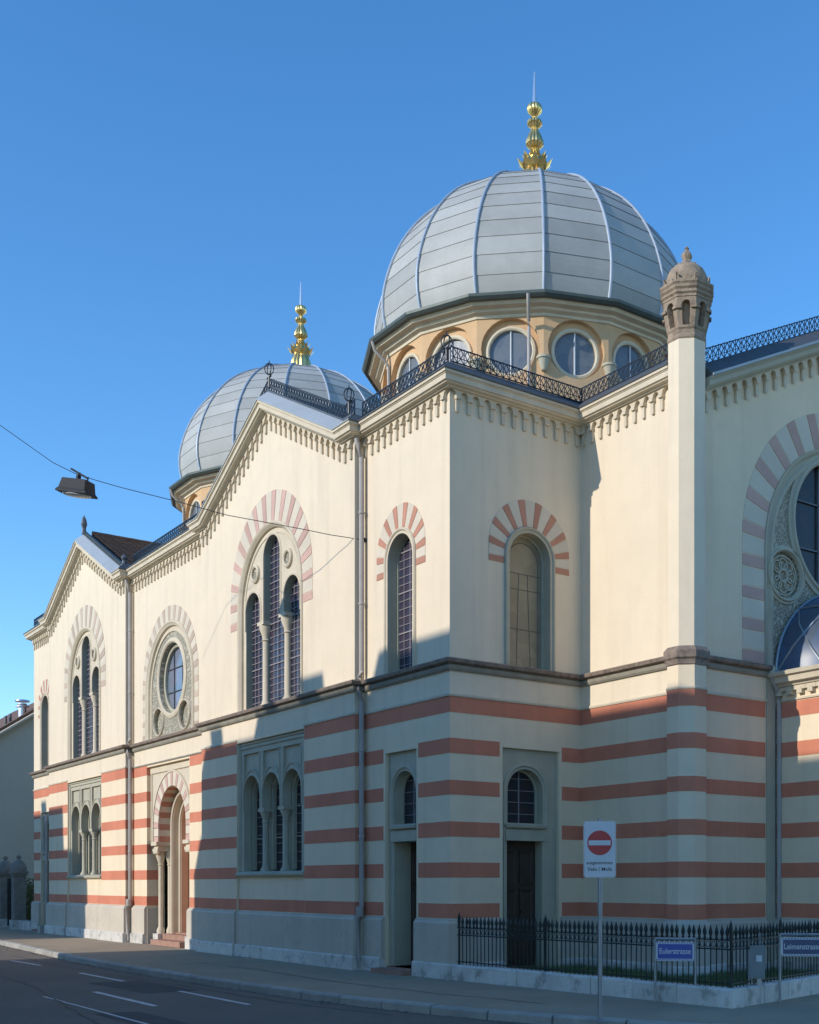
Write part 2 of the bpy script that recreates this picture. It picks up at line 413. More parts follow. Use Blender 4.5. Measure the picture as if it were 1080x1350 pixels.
# ------------------------------------------------------------------ THE SYNAGOGUE
SY = thing('synagogue', 'cream and red striped synagogue with two ribbed zinc domes and gilded finials', 'synagogue')
ZT = 10.72                                     # top of the stone cornice
BANDS = [(4.76, 5.04), (4.03, 4.30), (3.29, 3.55), (2.54, 2.81), (1.81, 2.08), (1.08, 1.34)]
frL = Fr((0, 0), (1, 0)); frP = Fr((0, -.2), (1, 0)); frR = Fr((0, 0), (0, 1)); frY = Fr((0, 3.0), (1, 0)); XF = 2.93; frF = Fr((XF, 0), (0, 1))
PC = (-7.17, -21.045); HW = 4.01; SL = .49; KINK = 3.6; APZ = ZT + KINK * SL + .03
MIDC = -14.1

def corbel_mesh(slope):
    mb = MB(); fr = Fr((0, 0), (1, 0))
    def q(u, z): return (u, z + slope * u)
    def pl(pts, d): 
        mb2 = MB(); n = len(pts)
        v = [fr.p(*q(*p), d) for p in pts] + [fr.p(*q(*p), 0) for p in pts]
        mb.add(v, [tuple(range(n))] + [(i, (i + 1) % n, n + (i + 1) % n, n + i) for i in range(n)])
    pl([(-.036, -.58), (-.024, -.60), (.024, -.60), (.036, -.58), (.036, -.37), (-.036, -.37)], .045)
    pl([(-.048, -.385), (.048, -.385), (.056, -.335), (-.056, -.335)], .085)
    r = .075
    pts = [(-.046, -.335), (.046, -.335)] + [(.125 - r * math.cos(t), -.325 + r * 1.1 * math.sin(t)) for t in (0, .4, .8, 1.2, 1.57)] + \
          [(.125, -.215), (-.125, -.215)] + [(-.125 + r * math.cos(t), -.325 + r * 1.1 * math.sin(t)) for t in (1.57, 1.2, .8, .4, 0)]
    pl(pts, .072)
    me = mb.mesh('corbel', 'trim'); return me
CORB = {s: corbel_mesh(s) for s in (0, SL, -SL)}
CPROF = [(-.225, 0), (-.225, .115), (-.205, .12), (-.19, .19), (-.165, .205), (-.16, .235), (-.07, .24), (-.065, .255), (-.05, .255), (-.045, .28), (0, .28), (0, .10), (0, -.15)]
ZPROF = [(.004, .10), (.004, .30), (.022, .305), (.035, .29), (.25, .03), (.25, -.15)]

def cornice(fr, path, e0, e1, cap='lead', pitch=.25, zinc_mat=None, skip_corb=False, c_lo=None, c_hi=None):
    mb = MB(); sweep(mb, fr, path, CPROF, e0, e1)
    c = ob('cornice', mb, 'trim', SY)
    mb = MB(); sweep(mb, fr, path, ZPROF, e0, e1); ob('eaves_capping', mb, cap, SY)
    if skip_corb: return c
    u0 = path[0][0] + .0; u1 = path[-1][0]
    lo = u0 if c_lo is None else c_lo; hi = u1 if c_hi is None else c_hi
    n = max(1, round((hi - lo) / pitch)); st = (hi - lo) / n
    for i in range(n):
        u = lo + st * (i + .5)
        z = None
        for a, b in zip(path, path[1:]):
            if a[0] <= u <= b[0]:
                s_ = (b[1] - a[1]) / (b[0] - a[0]); z = a[1] + s_ * (u - a[0])
        if z is None: continue
        me = CORB[0 if abs(s_) < .1 else (SL if s_ > 0 else -SL)]
        o = bpy.data.objects.new('corbel', me); col.objects.link(o); o.parent = c
        o.location = fr.p(u, z, .0); o.rotation_euler = (0, 0, fr.rz())
    return c

def railing(fr, path, d, h=.30, z_off=.25, step=.145, caps=()):
    mb = MB()
    for a, b in zip(path, path[1:]):
        L_ = math.hypot(b[0] - a[0], b[1] - a[1])
        if L_ < .05: continue
        n = max(1, round(L_ / step)); t = .014
        A = lambda s_, hh: fr.p(a[0] + (b[0] - a[0]) * s_, a[1] + (b[1] - a[1]) * s_ + z_off + hh, d)
        for hh, rr in ((.02, .014), (h * .38, .007), (h - .02, .013)):
            mb.bar(A(0, hh), A(1, hh), rr, 4)
        for i in range(n):
            s0, s1 = i / n, (i + 1) / n; sm = (s0 + s1) / 2
            mb.bar(A(s0, 0), A(s0, h), .008, 4, cap=False)
            c = [A(sm, h * .38), A(s0 + (s1 - s0) * .15, h * .66), A(sm, h * .94), A(s1 - (s1 - s0) * .15, h * .66)]
            for k in range(4): mb.bar(c[k], c[(k + 1) % 4], .0085, 4, cap=False)
            mb.bar(A(s0, .02), A(sm, h * .38), .008, 4, cap=False); mb.bar(A(sm, h * .38), A(s1, .02), .008, 4, cap=False)
        mb.bar(A(1, 0), A(1, h), .012, 4)
    o = ob('roof_railing', mb, 'iron_roof', SY)
    return o
def ring_finial(p, h=.5):
    mb = MB(); x, y, z = p
    mb.bar((x, y, z), (x, y, z + h * .45), .025, 6)
    for ax in (0, 1):
        pts = []
        for k in range(12):
            t = 2 * PI * k / 12; a = .10 * math.cos(t); b = .13 * math.sin(t)
            pts.append((x + (a if ax else a * .5), y + (0 if ax else a * .86), z + h * .75 + b))
        mb.tube(pts, .013, 5, closed=True)
    mb.bar((x, y, z + h * .75 + .11), (x, y, z + h * .75 + .2), .02, 5, .005)
    mb.bar((x - .1, y, z + h * .42), (x + .1, y, z + h * .42), .02, 5)
    ob('railing_finial', mb, 'iron_roof', SY)

# --- horizontal courses as profiles (o = z offset from 0, d)
STRING = [(5.50, 0), (5.50, .04), (5.53, .06), (5.58, .065), (5.60, .05), (5.615, .05), (5.63, .13), (5.70, .145), (5.72, .10), (5.735, .0)]
STRING_A = [(5.50, 0), (5.50, .035), (5.535, .06), (5.59, .065), (5.61, .045), (5.61, 0)]
STRING_B = [(5.61, 0), (5.61, .06), (5.635, .13), (5.69, .145), (5.715, .11), (5.735, 0)]
FILLET = [(5.045, 0), (5.045, .022), (5.075, .03), (5.10, .022), (5.10, 0)]
PLINTH = [(.26, 0), (.26, .08), (.99, .08), (1.03, .045), (1.05, .045), (1.06, .02), (1.07, 0)]

def course(fr, u0, u1, e0=0, e1=0, prof=None, name='string_course', m='string', parent=None):
    mb = MB(); sweep(mb, fr, [(u0, 0), (u1, 0)], prof, e0, e1); return ob(name, mb, m, parent or SY)
def full_string(fr, u0, u1, e0=0, e1=0):
    course(fr, u0, u1, e0, e1, STRING_A, 'string_moulding', 'frieze_dark')
    course(fr, u0, u1, e0, e1, STRING_B, 'string_course', 'string')
def base_courses(fr, u0, u1, e0=0, e1=0):
    course(fr, u0, u1, e0, e1, PLINTH, 'plinth', 'plinth')
    n = max(1, round((u1 - u0) / 1.0)); 
    for i in range(n):
        a = u0 + (u1 - u0) * i / n; b = u0 + (u1 - u0) * (i + 1) / n
        pj = .125 + random.uniform(-.006, .006); h = .275
        ea = e0 if i == 0 else 0; eb = e1 if i == n - 1 else 0
        ga = 0 if i == 0 and e0 else .008; gb = 0 if i == n - 1 and e1 else .008
        mb = MB(); sweep(mb, fr, [(a + ga, 0), (b - gb, 0)], [(-.05, 0), (-.05, pj), (h - .02, pj), (h, pj - .02), (h, 0)], ea, eb)
        ob('plinth_block', mb, 'marble', SY)
def bands(fr, ranges, wall, d=0., skip=(), zmax=None):
    """ranges: function of band index -> list of (u0,u1)"""
    for i, (z0, z1) in enumerate(BANDS):
        if i in skip: continue
        for (a, b) in ranges(i):
            mb = MB(); plate(mb, fr, rect(a, b, z0, z1), d1=d + .006, d0=d)
            ob('red_band', mb, 'red', wall)

def lancet(fr, uc, zc, r, zb, depth, parent, glass='glass_up', frame='trim', d=0., fw=.05, bars=(2, .16), molding=True, rod=.009, reveal=None, ext=.0):
    """window of a wall opening: lining + raised moulding, pane and bars as sub-parts; returns the hole outline for the wall"""
    hole = arch(uc, zc, r + fw, zb)
    mb = MB()
    inner = arch(uc, zc, r, zb); ip = inner; op = hole
    n = len(ip)
    # front ring and lining
    strip(mb, fr, ip, op, d + .022, d + .004)
    win = ob('window', mb, frame, parent)
    mb = MB()
    vs = [fr.p(*q, d + .004) for q in ip] + [fr.p(*q, d - depth) for q in ip]
    mb.add(vs, [(i, i + 1, n + i + 1, n + i) for i in range(n - 1)])
    mb.add([fr.p(uc - r, zb + .005, d + .004), fr.p(uc + r, zb + .005, d + .004), fr.p(uc + r, zb + .05, d - depth), fr.p(uc - r, zb + .05, d - depth)], [(0, 1, 2, 3)])
    # inner stepped frame at the glass
    i2 = arch(uc, zc, r - .035, zb + .03)
    if len(i2) == n: strip(mb, fr, i2, arch(uc, zc, r - .002, zb), d - depth + .05, d - depth)
    ob('reveal', mb, reveal or frame, win)
    mb = MB(); plate(mb, fr, arch(uc, zc, r - .002, zb), d1=d - depth + .01, rim=False); ob('pane', mb, glass, win)
    mb = MB(); nv, ph = bars
    db = d - depth + .012
    def top(u): 
        k = r * r - (u - uc) ** 2; return zc + math.sqrt(max(k, 0))
    for k in range(nv):
        u = uc - r + 2 * r * (k + 1) / (nv + 1)
        mb.bar(fr.p(u, zb, db + .01), fr.p(u, top(u), db + .01), rod * (1.5 if (nv % 2 and k == nv // 2) else 1), 4)
    z = zb + ph; k = 0
    while z < zc + r - .04:
        hw = r if z < zc else math.sqrt(max(r * r - (z - zc) ** 2, 0)); k += 1
        mb.bar(fr.p(uc - hw, z, db + .01), fr.p(uc + hw, z, db + .01), rod * (1.8 if k % 5 == 0 else .9), 4)
        z += ph
    if glass == 'glass_blind':
        mb.tube([fr.p(*q, db + .004) for q in arch(uc, zc - .02, r - .12, zb, 18)], .006, 4)
        for zz in (zc - .25, zb + .75, zb + 1.5): mb.bar(fr.p(uc - r, zz, db + .004), fr.p(uc + r, zz, db + .004), .006, 4)
        for uu in (-.15, .18): mb.bar(fr.p(uc + uu, zb, db + .004), fr.p(uc + uu * .6, zc - .25, db + .004), .004, 4)
    ob('glazing_bars', mb, 'lead_came' if glass in ('glass_up', 'glass_low', 'glass_round') else 'lead', win)
    if molding:
        mb = MB(); sweep(mb, fr, arch(uc, zc, r + fw + .002, zb), [(0, 0), (0, .03), (.02, .05), (.045, .05), (.06, .02), (.06, 0)] if d == 0 else
                          [(0, d), (0, d + .03), (.02, d + .05), (.045, d + .05), (.06, d + .02), (.06, d)], vertical=False)
        ob('hood_moulding', mb, frame, win)
    return hole, win

def door(fr, u0, u1, z0, z1, d, parent, m='wood', rows=3):
    mb = MB(); plate(mb, fr, rect(u0, u1, z0, z1), d1=d, d0=d - .05)
    dr = ob('door', mb, m, parent)
    um = (u0 + u1) / 2
    for (a, b) in ((u0 + .06, um - .03), (um + .03, u1 - .06)):
        for k in range(rows):
            za = z0 + .12 + (z1 - z0 - .2) * k / rows; zb_ = z0 + .12 + (z1 - z0 - .2) * (k + 1) / rows - .08
            mb = MB(); sweep(mb, fr, rect(a, b, za, zb_)[::-1], [(0, d), (0, d + .03), (-.04, d + .03), (-.06, d + .008)], vertical=False, closed=True)
            plate(mb, fr, rect(a + .06, b - .06, za + .06, zb_ - .06), d1=d + .008, rim=False)
            ob('door_panel', mb, m, dr)
    mb = MB(); mb.lathe([(0, -.03), (.03, 0), (0, .03)], 8, fr.p(um + .05, z0 + 1.05, d + .05)); mb.bar(fr.p(um + .05, z0 + 1.05, d), fr.p(um + .05, z0 + 1.05, d + .05), .012)
    ob('door_handle', mb, 'iron', dr)
    return dr

# --------- corner bay front + return + mirrored left bay : narrow bays with an upper lancet and a door niche below
def narrow_bay(fr, u0, u1, uc, r_up, ztop, zc_up, niche, door_range, up_out, glass_up, rimd=None, wood='wood', vrange=None, niche_d=.08, dd=.45, has_rim=False):
    nu0, nu1 = niche; du0, du1 = door_range; dc = (du0 + du1) / 2; dr = (du1 - du0) / 2
    wall = ob('wall', MB(), 'plaster', SY)
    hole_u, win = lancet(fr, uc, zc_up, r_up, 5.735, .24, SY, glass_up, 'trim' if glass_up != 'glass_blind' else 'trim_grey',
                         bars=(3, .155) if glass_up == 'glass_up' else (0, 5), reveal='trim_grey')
    mb = MB(); plate(mb, fr, rect(u0, u1, 5.05, ztop), [hole_u], rim=has_rim, hrim=False)
    me = mb.mesh('wall', 'plaster'); wall.data = me
    low = MB(); plate(low, fr, rect(u0, u1, 0, 5.05) if False else [(u0, 0), (nu0, 0), (nu0, 4.21), (nu1, 4.21), (nu1, 0), (u1, 0), (u1, 5.05), (u0, 5.05)], [], rim=False)
    # reveals of the niche
    for (a, b) in (((nu0, 0), (nu0, 4.21)), ((nu0, 4.21), (nu1, 4.21)), ((nu1, 4.21), (nu1, 0))):
        low.add([fr.p(*a, 0), fr.p(*b, 0), fr.p(*b, -niche_d), fr.p(*a, -niche_d)], [(0, 1, 2, 3)])
    wl = ob('wall', low, 'plaster_low', SY)
    bands(fr, lambda i: [(u0, u1)] if i == 0 else [(u0, nu0 - .07), (nu1 + .07, u1)], wl)
    # voussoirs
    R_o, zo, zb = up_out
    voussoirs(fr, (uc, zc_up, r_up + .12), (zo, R_o), zb, 19, wall, ('voussoir_red', 'voussoir_cream'))
    # niche panel with fanlight and door
    zf0, zfc = 2.74, 3.94 - dr - .1
    fr_hole = arch(dc, zfc, dr + .04, zf0 + .05)
    mb = MB(); plate(mb, fr, [(nu0, 0), (du0, 0), (du0, 2.50), (du1, 2.50), (du1, 0), (nu1, 0), (nu1, 4.21), (nu0, 4.21)], [fr_hole], d1=-niche_d, rim=False, d0=-niche_d - .05)
    surround = ob('door_surround', mb, 'trim_grey', SY)
    h2, w2 = lancet(fr, dc, zfc, dr, zf0 + .05, .22, SY, 'glass_low', 'trim_grey', d=-niche_d, fw=.04, bars=(1, .22), reveal='trim_grey')
    mb = MB(); sweep(mb, fr, [(du0 - .05, 0), (du1 + .05, 0)], [(zf0, -niche_d), (zf0, .0), (zf0 + .05, .01), (zf0 + .09, -niche_d)]); sweep(mb, fr, [(du0 - .05, 0), (du1 + .05, 0)], [(2.50, -niche_d), (2.50, -.03), (2.70, -.03), (2.70, -niche_d)])
    ob('lintel', mb, 'trim_grey', surround)
    # mouldings framing the niche
    for a in (nu0 + .03, nu1 - .03):
        s_ = 1 if a < dc else -1; mb = MB()
        for k, (o, t) in enumerate(((0, .02), (.05, .035))):
            pa = fr.p(a + s_ * o, 1.07, -niche_d + .01); pb = fr.p(a + s_ * o, 4.15 if k == 0 else 2.75, -niche_d + .01)
            mb.bar(pa, pb, t * .5, 6)
        ob('moulding', mb, 'trim_grey', surround)
    # deep doorway
    mb = MB()
    for a, b in (((du0, 0.12), (du0, 2.5)), ((du0, 2.5), (du1, 2.5)), ((du1, 2.5), (du1, .12)), ((du1, .12), (du0, .12))):
        mb.add([fr.p(*a, -niche_d), fr.p(*b, -niche_d), fr.p(*b, -dd - .1), fr.p(*a, -dd - .1)], [(0, 1, 2, 3)])
    ob('doorway_reveal', mb, 'trim_grey', surround)
    dr_ = door(fr, du0, du1, .12, 2.5, -dd, SY, wood)
    mb = MB(); plate(mb, fr, rect(du0 - .04, du1 + .0, 0, .12), d1=.06, d0=-.5); plate(mb, fr, rect(du0 - .2, du1 + .1, 0, .09), d1=.32, d0=.06)
    mb.add([fr.p(du0 - .04, .12, .06), fr.p(du1, .12, .06), fr.p(du1, .12, -.6), fr.p(du0 - .04, .12, -.6)], [(0, 1, 2, 3)])
    mb.add([fr.p(du0 - .2, .09, .32), fr.p(du1 + .1, .09, .32), fr.p(du1 + .1, .09, .06), fr.p(du0 - .2, .09, .06)], [(0, 1, 2, 3)])
    ob('doorstep', mb, 'red_stone', SY)
    return (nu0, nu1)

W, E_ = -3.16, 0.0
narrow_bay(frL, W, 0, -1.72, .46, ZT - .2, 7.86, (-2.30, -1.14), (-2.10, -1.26), (.90, 7.99, 7.60), 'glass_up')
base_courses(frL, W, -2.32, -1, 0); base_courses(frL, -1.12, 0, 0, 1)
full_string(frL, W, 0, -1, 1); course(frL, W, 0, -1, 1, FILLET, 'fillet', 'trim')
narrow_bay(frR, 0, 3.0, 1.77, .47, ZT - .2, 7.78, (1.15, 2.46), (1.30, 2.12), (.93, 7.93, 7.60), 'glass_blind', dd=.3)
base_courses(frR, 0, 1.13, 1, 0); base_courses(frR, 2.48, 3.0, 0, -1)
full_string(frR, 0, 3.0, 1, -1); course(frR, 0, 3, 1, -1, FILLET, 'fillet', 'trim')
narrow_bay(frL, -27.8, -25.02, -26.28, .46, ZT - .2, 7.86, (-26.85, -25.70), (-26.7, -25.86), (.90, 7.99, 7.60), 'glass_up')
base_courses(frL, -27.8, -26.87, 1, 0); base_courses(frL, -25.68, -25.02, 0, -1)
full_string(frL, -27.8, -25.02, 1, -1); course(frL, -27.8, -25.02, 1, -1, FILLET, 'fillet', 'trim')

# wall facing the street beside the turret
mb = MB(); plate(mb, frY, rect(0, XF, 5.05, ZT - .2), rim=False); wy = ob('wall', mb, 'plaster', SY)
mb = MB(); plate(mb, frY, rect(0, XF, 0, 5.05), rim=False); wy2 = ob('wall', mb, 'plaster_low', SY)
bands(frY, lambda i: [(0.007, XF)], wy2)
base_courses(frY, 0, XF, -1, 1); full_string(frY, 0, XF, -1, 1); course(frY, 0, XF, -1, 1, FILLET, 'fillet', 'trim')

# --------- gabled pavilions with three-light windows
def pavilion(c):
    fr = frP; u0, u1 = c - HW, c + HW; zt = ZT - .2
    wl = 3.30                                       # centre of the lower panel
    # upper frame arch
    fc, fr_r, zfc = c, 1.60, 8.10
    frame_hole = arch(c, zfc, fr_r, 5.735, 28)
    gz = lambda x: x
    outline = [(u0, 5.05), (u1, 5.05), (u1, zt), (c + KINK, zt), (c, zt + KINK * SL), (c - KINK, zt), (u0, zt)]
    mb = MB(); plate(mb, fr, outline, [frame_hole], d0=-.10, rimd=-.35)
    wall = ob('wall', mb, 'plaster', SY)
    # voussoirs
    voussoirs(fr, (c, zfc, fr_r + .11), (8.32, 2.16), 7.68, 31, wall, ('voussoir_rose' if c > -10 else 'voussoir_tan', 'voussoir_cream'))
    # upper three-light tracery plate
    lights = [(c - 1.03, 8.02, .40), (c, 9.10, .43), (c + 1.03, 8.02, .40)]
    D = -.07
    mb = MB()
    holes = []
    # centre column lines: the lights are separated above the capitals only, columns below
    for (lc, lz, lr) in lights: holes.append(arch(lc, lz, lr, 5.74 if False else 7.60, 16))
    low_hole = [(c - 1.43, 5.76), (c + 1.43, 5.76), (c + 1.43, 7.60), (c - 1.43, 7.60)]
    outline2 = arch(c, zfc, fr_r, 7.60, 28)
    # plate above capitals with open bottoms of lights
    o2 = [(c - fr_r, 7.60)]
    plate_out = arch(c, zfc, fr_r, 7.60, 28)
    bot = []
    for (lc, lz, lr) in reversed(lights):
        bot += arch(lc, lz, lr, 7.60, 16)[::-1]
    poly = plate_out + bot
    plate(mb, fr, poly, [], d1=D, rim=False)
    for s_ in (-1, 1):
        a, b = sorted((c + s_ * 1.43, c + s_ * fr_r)); plate(mb, fr, rect(a, b, 5.74, 7.60), d1=D, rim=False)
    win = ob('window', mb, 'trim', SY)
    mb = MB()
    for (lc, lz, lr) in lights:
        path = arch(lc, lz, lr, 7.6, 16); n = len(path)
        mb.add([fr.p(*q, D) for q in path] + [fr.p(*q, D - .20) for q in path], [(i, i + 1, n + i + 1, n + i) for i in range(n - 1)])
    vs = [fr.p(c - 1.428, 5.74, D), fr.p(c - 1.428, 7.6, D), fr.p(c - 1.428, 7.6, D - .20), fr.p(c - 1.428, 5.74, D - .20)]
    mb.add(vs, [(0, 1, 2, 3)])
    for s_ in (-.53, .53): mb.box(c + s_ - .04, c + s_ + .04, fr.o[1] - D + .12, fr.o[1] - D + .20, 5.74, 7.62)
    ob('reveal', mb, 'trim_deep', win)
    for (lc, lz, lr) in lights:
        zb = 5.75; ww = {True: .47, False: .43}[abs(lc - c) < .1]
        mb = MB(); plate(mb, fr, arch(lc, lz, lr + .02, zb, 16), d1=D - .17, rim=False); ob('pane', mb, 'glass_up', win)
        mb = MB(); dz = .155; z = zb + dz; k = 0; r_ = lr
        while z < lz + lr - .05:
            hw = r_ if z < lz else math.sqrt(max(r_ * r_ - (z - lz) ** 2, 0)); k += 1
            mb.bar(fr.p(lc - hw, z, D - .15), fr.p(lc + hw, z, D - .15), .016 if k % 6 == 0 else .009, 4); z += dz
        for uu in (-.5, 0, .5):
            zz = lz + math.sqrt(max(r_ * r_ - (uu * r_) ** 2, 0)); mb.bar(fr.p(lc + uu * r_, zb, D - .15), fr.p(lc + uu * r_, zz, D - .15), .014 if uu == 0 else .009, 4)
        ob('glazing_bars', mb, 'lead_came', win)
        mb = MB(); pth = arch(lc, lz, lr + .004, 7.60, 16); sweep(mb, fr, pth, [(0, D), (0, D + .02), (.03, D + .03), (.055, D + .01), (.055, D)], vertical=False); ob('light_moulding', mb, 'trim', win)
    for s_ in (-.575, .575):
        x, y, _ = fr.p(c + s_, 0, D - .12)
        mb = MB(); mb.lathe([(.13, 5.735), (.13, 5.80), (.10, 5.84), (.085, 5.90), (.08, 7.20), (.085, 7.24), (.11, 7.26), (.085, 7.29), (.10, 7.38), (.15, 7.50), (.16, 7.60)], 12, (x, y, 0))
        ob('column', mb, 'trim', win, smooth=True)
        mb = MB(); mb.box(x - .17, x + .17, y - .15, y + .17, 7.60, 7.68); ob('capital', mb, 'trim', win)
    for s_ in (-1, 1):
        mb = MB(); cc = circ(c + s_ * .86, 8.83, .17, 18); sweep(mb, fr, cc[::-1], [(-.03, D), (-.03, D + .05), (.0, D + .07), (.04, D + .05), (.05, D)], vertical=False, closed=True)
        mb2 = MB(); plate(mb2, fr, circ(c + s_ * .86, 8.83, .145, 16), d1=D + .012, rim=False)
        rs = ob('roundel', mb, 'trim', win); ob('carved_disc', mb2, 'tracery', win)
    mb = MB(); sweep(mb, fr, arch(c, zfc, fr_r - .0, 5.735, 28), [(-.02, D), (-.02, -.02), (.03, .03), (.07, .05), (.10, .03), (.11, 0)], vertical=False, caps=False)
    ob('arch_moulding', mb, 'trim', win)
    mb = MB(); sweep(mb, fr, arch(c, zfc, fr_r - .16, 5.735 if False else 7.7, 28), [(0, D), (.01, D + .02), (.04, D + .02), (.05, D)], vertical=False); ob('arch_moulding', mb, 'trim', win)
    # lower wall with recessed window panel
    p0, p1 = c - 1.80, c + 1.76
    mb = MB(); plate(mb, fr, [(u0, 0), (p0, 0), (p0, 5.00), (p1, 5.00), (p1, 0), (u1, 0), (u1, 5.05), (u0, 5.05)], rimd=-.35, rim=False)
    for a in (u0, u1): mb.add([fr.p(a, 0, 0), fr.p(a, 5.05, 0), fr.p(a, 5.05, -.3), fr.p(a, 0, -.3)], [(0, 1, 2, 3)])
    for (a, b) in (((p0, 0), (p0, 5.0)), ((p0, 5.0), (p1, 5.0)), ((p1, 5.0), (p1, 0))):
        mb.add([fr.p(*a, 0), fr.p(*b, 0), fr.p(*b, -.08), fr.p(*a, -.08)], [(0, 1, 2, 3)])
    wl_ = ob('wall', mb, 'plaster_low', SY)
    bands(fr, lambda i: [(u0, p0 - .02), (p1 + .02, u1)], wl_)
    mb = MB(); plate(mb, fr, rect(p0, p1, 0, 1.93), d1=-.05, rim=False); wp = ob('wall', mb, 'plaster_low', SY)
    mb = MB(); plate(mb, fr, rect(p0, p1, 1.08, 1.34), d1=-.044, d0=-.05); ob('red_band', mb, 'red', wp)
    # panel with three arches and blind rectangles
    lw = [(c - 1.10, .46), (c - .03, .46), (c + 1.04, .46)]; zs = 3.74; D2 = -.07
    holes = [arch(a, zs, r, 3.42, 14) for a, r in lw]
    top = [(p0, 5.0), (p1, 5.0), (p1, 3.42)]
    bot = []
    for a, r in reversed(lw): bot += arch(a, zs, r, 3.42, 14)[::-1]
    mb = MB(); rects = [rect(a - .42, a + .42, zs + .58, 4.72) for a, r in lw]
    rects = [[(a - .42, zs + .38), (a - .30, zs + .52), (a - .12, zs + .61), (a + .12, zs + .61), (a + .30, zs + .52), (a + .42, zs + .38), (a + .42, 4.72), (a - .42, 4.72)] for a, r in lw]
    plate(mb, fr, [(p0, 3.42), (p0, 5.0), (p1, 5.0), (p1, 3.42)] + bot, rects, d1=D2, d0=D2 - .19)
    for a, b in ((p0, lw[0][0] - .46), (lw[2][0] + .46, p1)): plate(mb, fr, rect(a, b, 1.93, 3.42), d1=D2, d0=D2 - .19)
    w2 = ob('window', mb, 'trim_grey', SY)
    mb = MB()
    for rc in rects: plate(mb, fr, rc, d1=D2 - .04, rim=False)
    ob('blind_panel', mb, 'trim_grey', w2)
    mb = MB()
    for rc in rects: sweep(mb, fr, rc[::-1], [(0, D2), (0, D2 + .02), (.03, D2 + .02), (.03, D2)], vertical=False, closed=True)
    for k, (o, zz) in enumerate(((.03, 4.95), (.10, 4.86))):
        for a, b in (((p0 + o, 2.0), (p0 + o, zz)), ((p0 + o, zz), (p1 - o, zz)), ((p1 - o, zz), (p1 - o, 2.0))):
            mb.bar(fr.p(*a, D2 + .01), fr.p(*b, D2 + .01), .022, 6)
    ob('moulding', mb, 'trim_grey', w2)
    mb = MB()
    for a, r in lw:
        path = arch(a, zs, r, 3.42, 14); sweep(mb, fr, path, [(0, D2), (0, D2 + .02), (.03, D2 + .03), (.06, D2 + .01), (.06, D2)], vertical=False)
    ob('light_moulding', mb, 'trim_grey', w2)
    mb = MB()
    for a, r in lw:
        mb2 = MB(); plate(mb2, fr, arch(a, zs, r + .02, 1.98, 14), d1=D2 - .30, rim=False); ob('pane', mb2, 'glass_low', w2)
        path = arch(a, zs, r - .0, 1.98, 14); p2 = arch(a, zs, r - .09, 2.02, 14); n = len(path)
        strip(mb, fr, p2, path, D2 - .20, D2 - .29)
        mb3 = MB(); z = 2.2
        while z < zs + r - .06:
            hw = r if z < zs else math.sqrt(max(r * r - (z - zs) ** 2, 0)); mb3.bar(fr.p(a - hw, z, D2 - .28), fr.p(a + hw, z, D2 - .28), .007, 4); z += .21
        mb3.bar(fr.p(a, 1.98, D2 - .28), fr.p(a, zs + r, D2 - .28), .013, 4); mb3.bar(fr.p(a - r, 2.75, D2 - .275), fr.p(a + r, 2.75, D2 - .275), .014, 4)
        mb3.bar(fr.p(a - r, 3.42, D2 - .275), fr.p(a + r, 3.42, D2 - .275), .014, 4)
        ob('glazing_bars', mb3, 'trim_grey', w2)
    ob('reveal', mb, 'trim_grey', w2)
    for s_ in (c - .565, c + .505):
        x, y, _ = fr.p(s_, 0, D2 - .10)
        mb = MB(); mb.lathe([(.12, 1.96), (.12, 2.02), (.085, 2.07), (.068, 2.14), (.068, 3.08), (.09, 3.10), (.07, 3.13), (.075, 3.20), (.125, 3.30), (.13, 3.34)], 12, (x, y, 0))
        ob('column', mb, 'trim_grey', w2, smooth=True)
        mb = MB(); mb.box(x - .15, x + .15, y - .12, y + .14, 3.34, 3.42); mb.box(x - .055, x + .055, y + .1, y + .2, 1.96, 3.4); ob('capital', mb, 'trim_grey', w2)
    mb = MB(); sweep(mb, fr, [(p0 + .0, 0), (p1, 0)], [(1.86, -.3), (1.86, .02), (1.90, .05), (1.93, .05), (1.98, -.07), (1.99, -.40)]); ob('sill', mb, 'trim_grey', w2)
    # courses
    base_courses(fr, u0, p0, 1, 0); base_courses(fr, p1, u1, 0, 1)
    frD = Fr((0, fr.o[1] + .05), (1, 0)); base_courses(frD, p0, p1, 0, 0)
    full_string(fr, u0, u1, 1, 1); course(fr, u0, p0, 1, 0, FILLET, 'fillet', 'trim'); course(fr, p1, u1, 0, 1, FILLET, 'fillet', 'trim')
    # short return faces towards the camera
    fe = Fr((u1, 0), (0, 1)); course(fe, -.2, 0, 1, -1, PLINTH, 'plinth', 'plinth'); full_string(fe, -.2, 0, 1, -1); course(fe, -.2, 0, 1, -1, FILLET, 'fillet', 'trim')
    mb = MB(); sweep(mb, fe, [(-.2, 0), (0, 0)], [(-.05, 0), (-.05, .125), (.255, .125), (.275, .105), (.275, 0)], 1, -1); ob('plinth_block', mb, 'marble', SY)
    for (z0, z1) in BANDS:
        mb = MB(); plate(mb, fe, rect(-.2, -.001, z0, z1), d1=.005, rim=False); ob('red_band', mb, 'red', wl_)
    mb = MB(); sweep(mb, fe, [(-.2, ZT), (0, ZT)], CPROF, 1, -1); ob('cornice', mb, 'trim', SY)
    mb = MB(); sweep(mb, fe, [(-.2, ZT), (0, ZT)], ZPROF, 1, -1); ob('eaves_capping', mb, 'lead', SY)
    # gable cornice
    path = [(u0, ZT), (c - KINK, ZT), (c, ZT + KINK * SL), (c + KINK, ZT), (u1, ZT)]
    cornice(fr, path, 1, 1, cap='zinc_cap')
    # dark coping line above the zinc, and the railing
    mb = MB(); sweep(mb, fr, path, [(.25, .04), (.29, .045), (.29, -.12)], 1, 1, caps=False); ob('coping', mb, 'lead', SY)
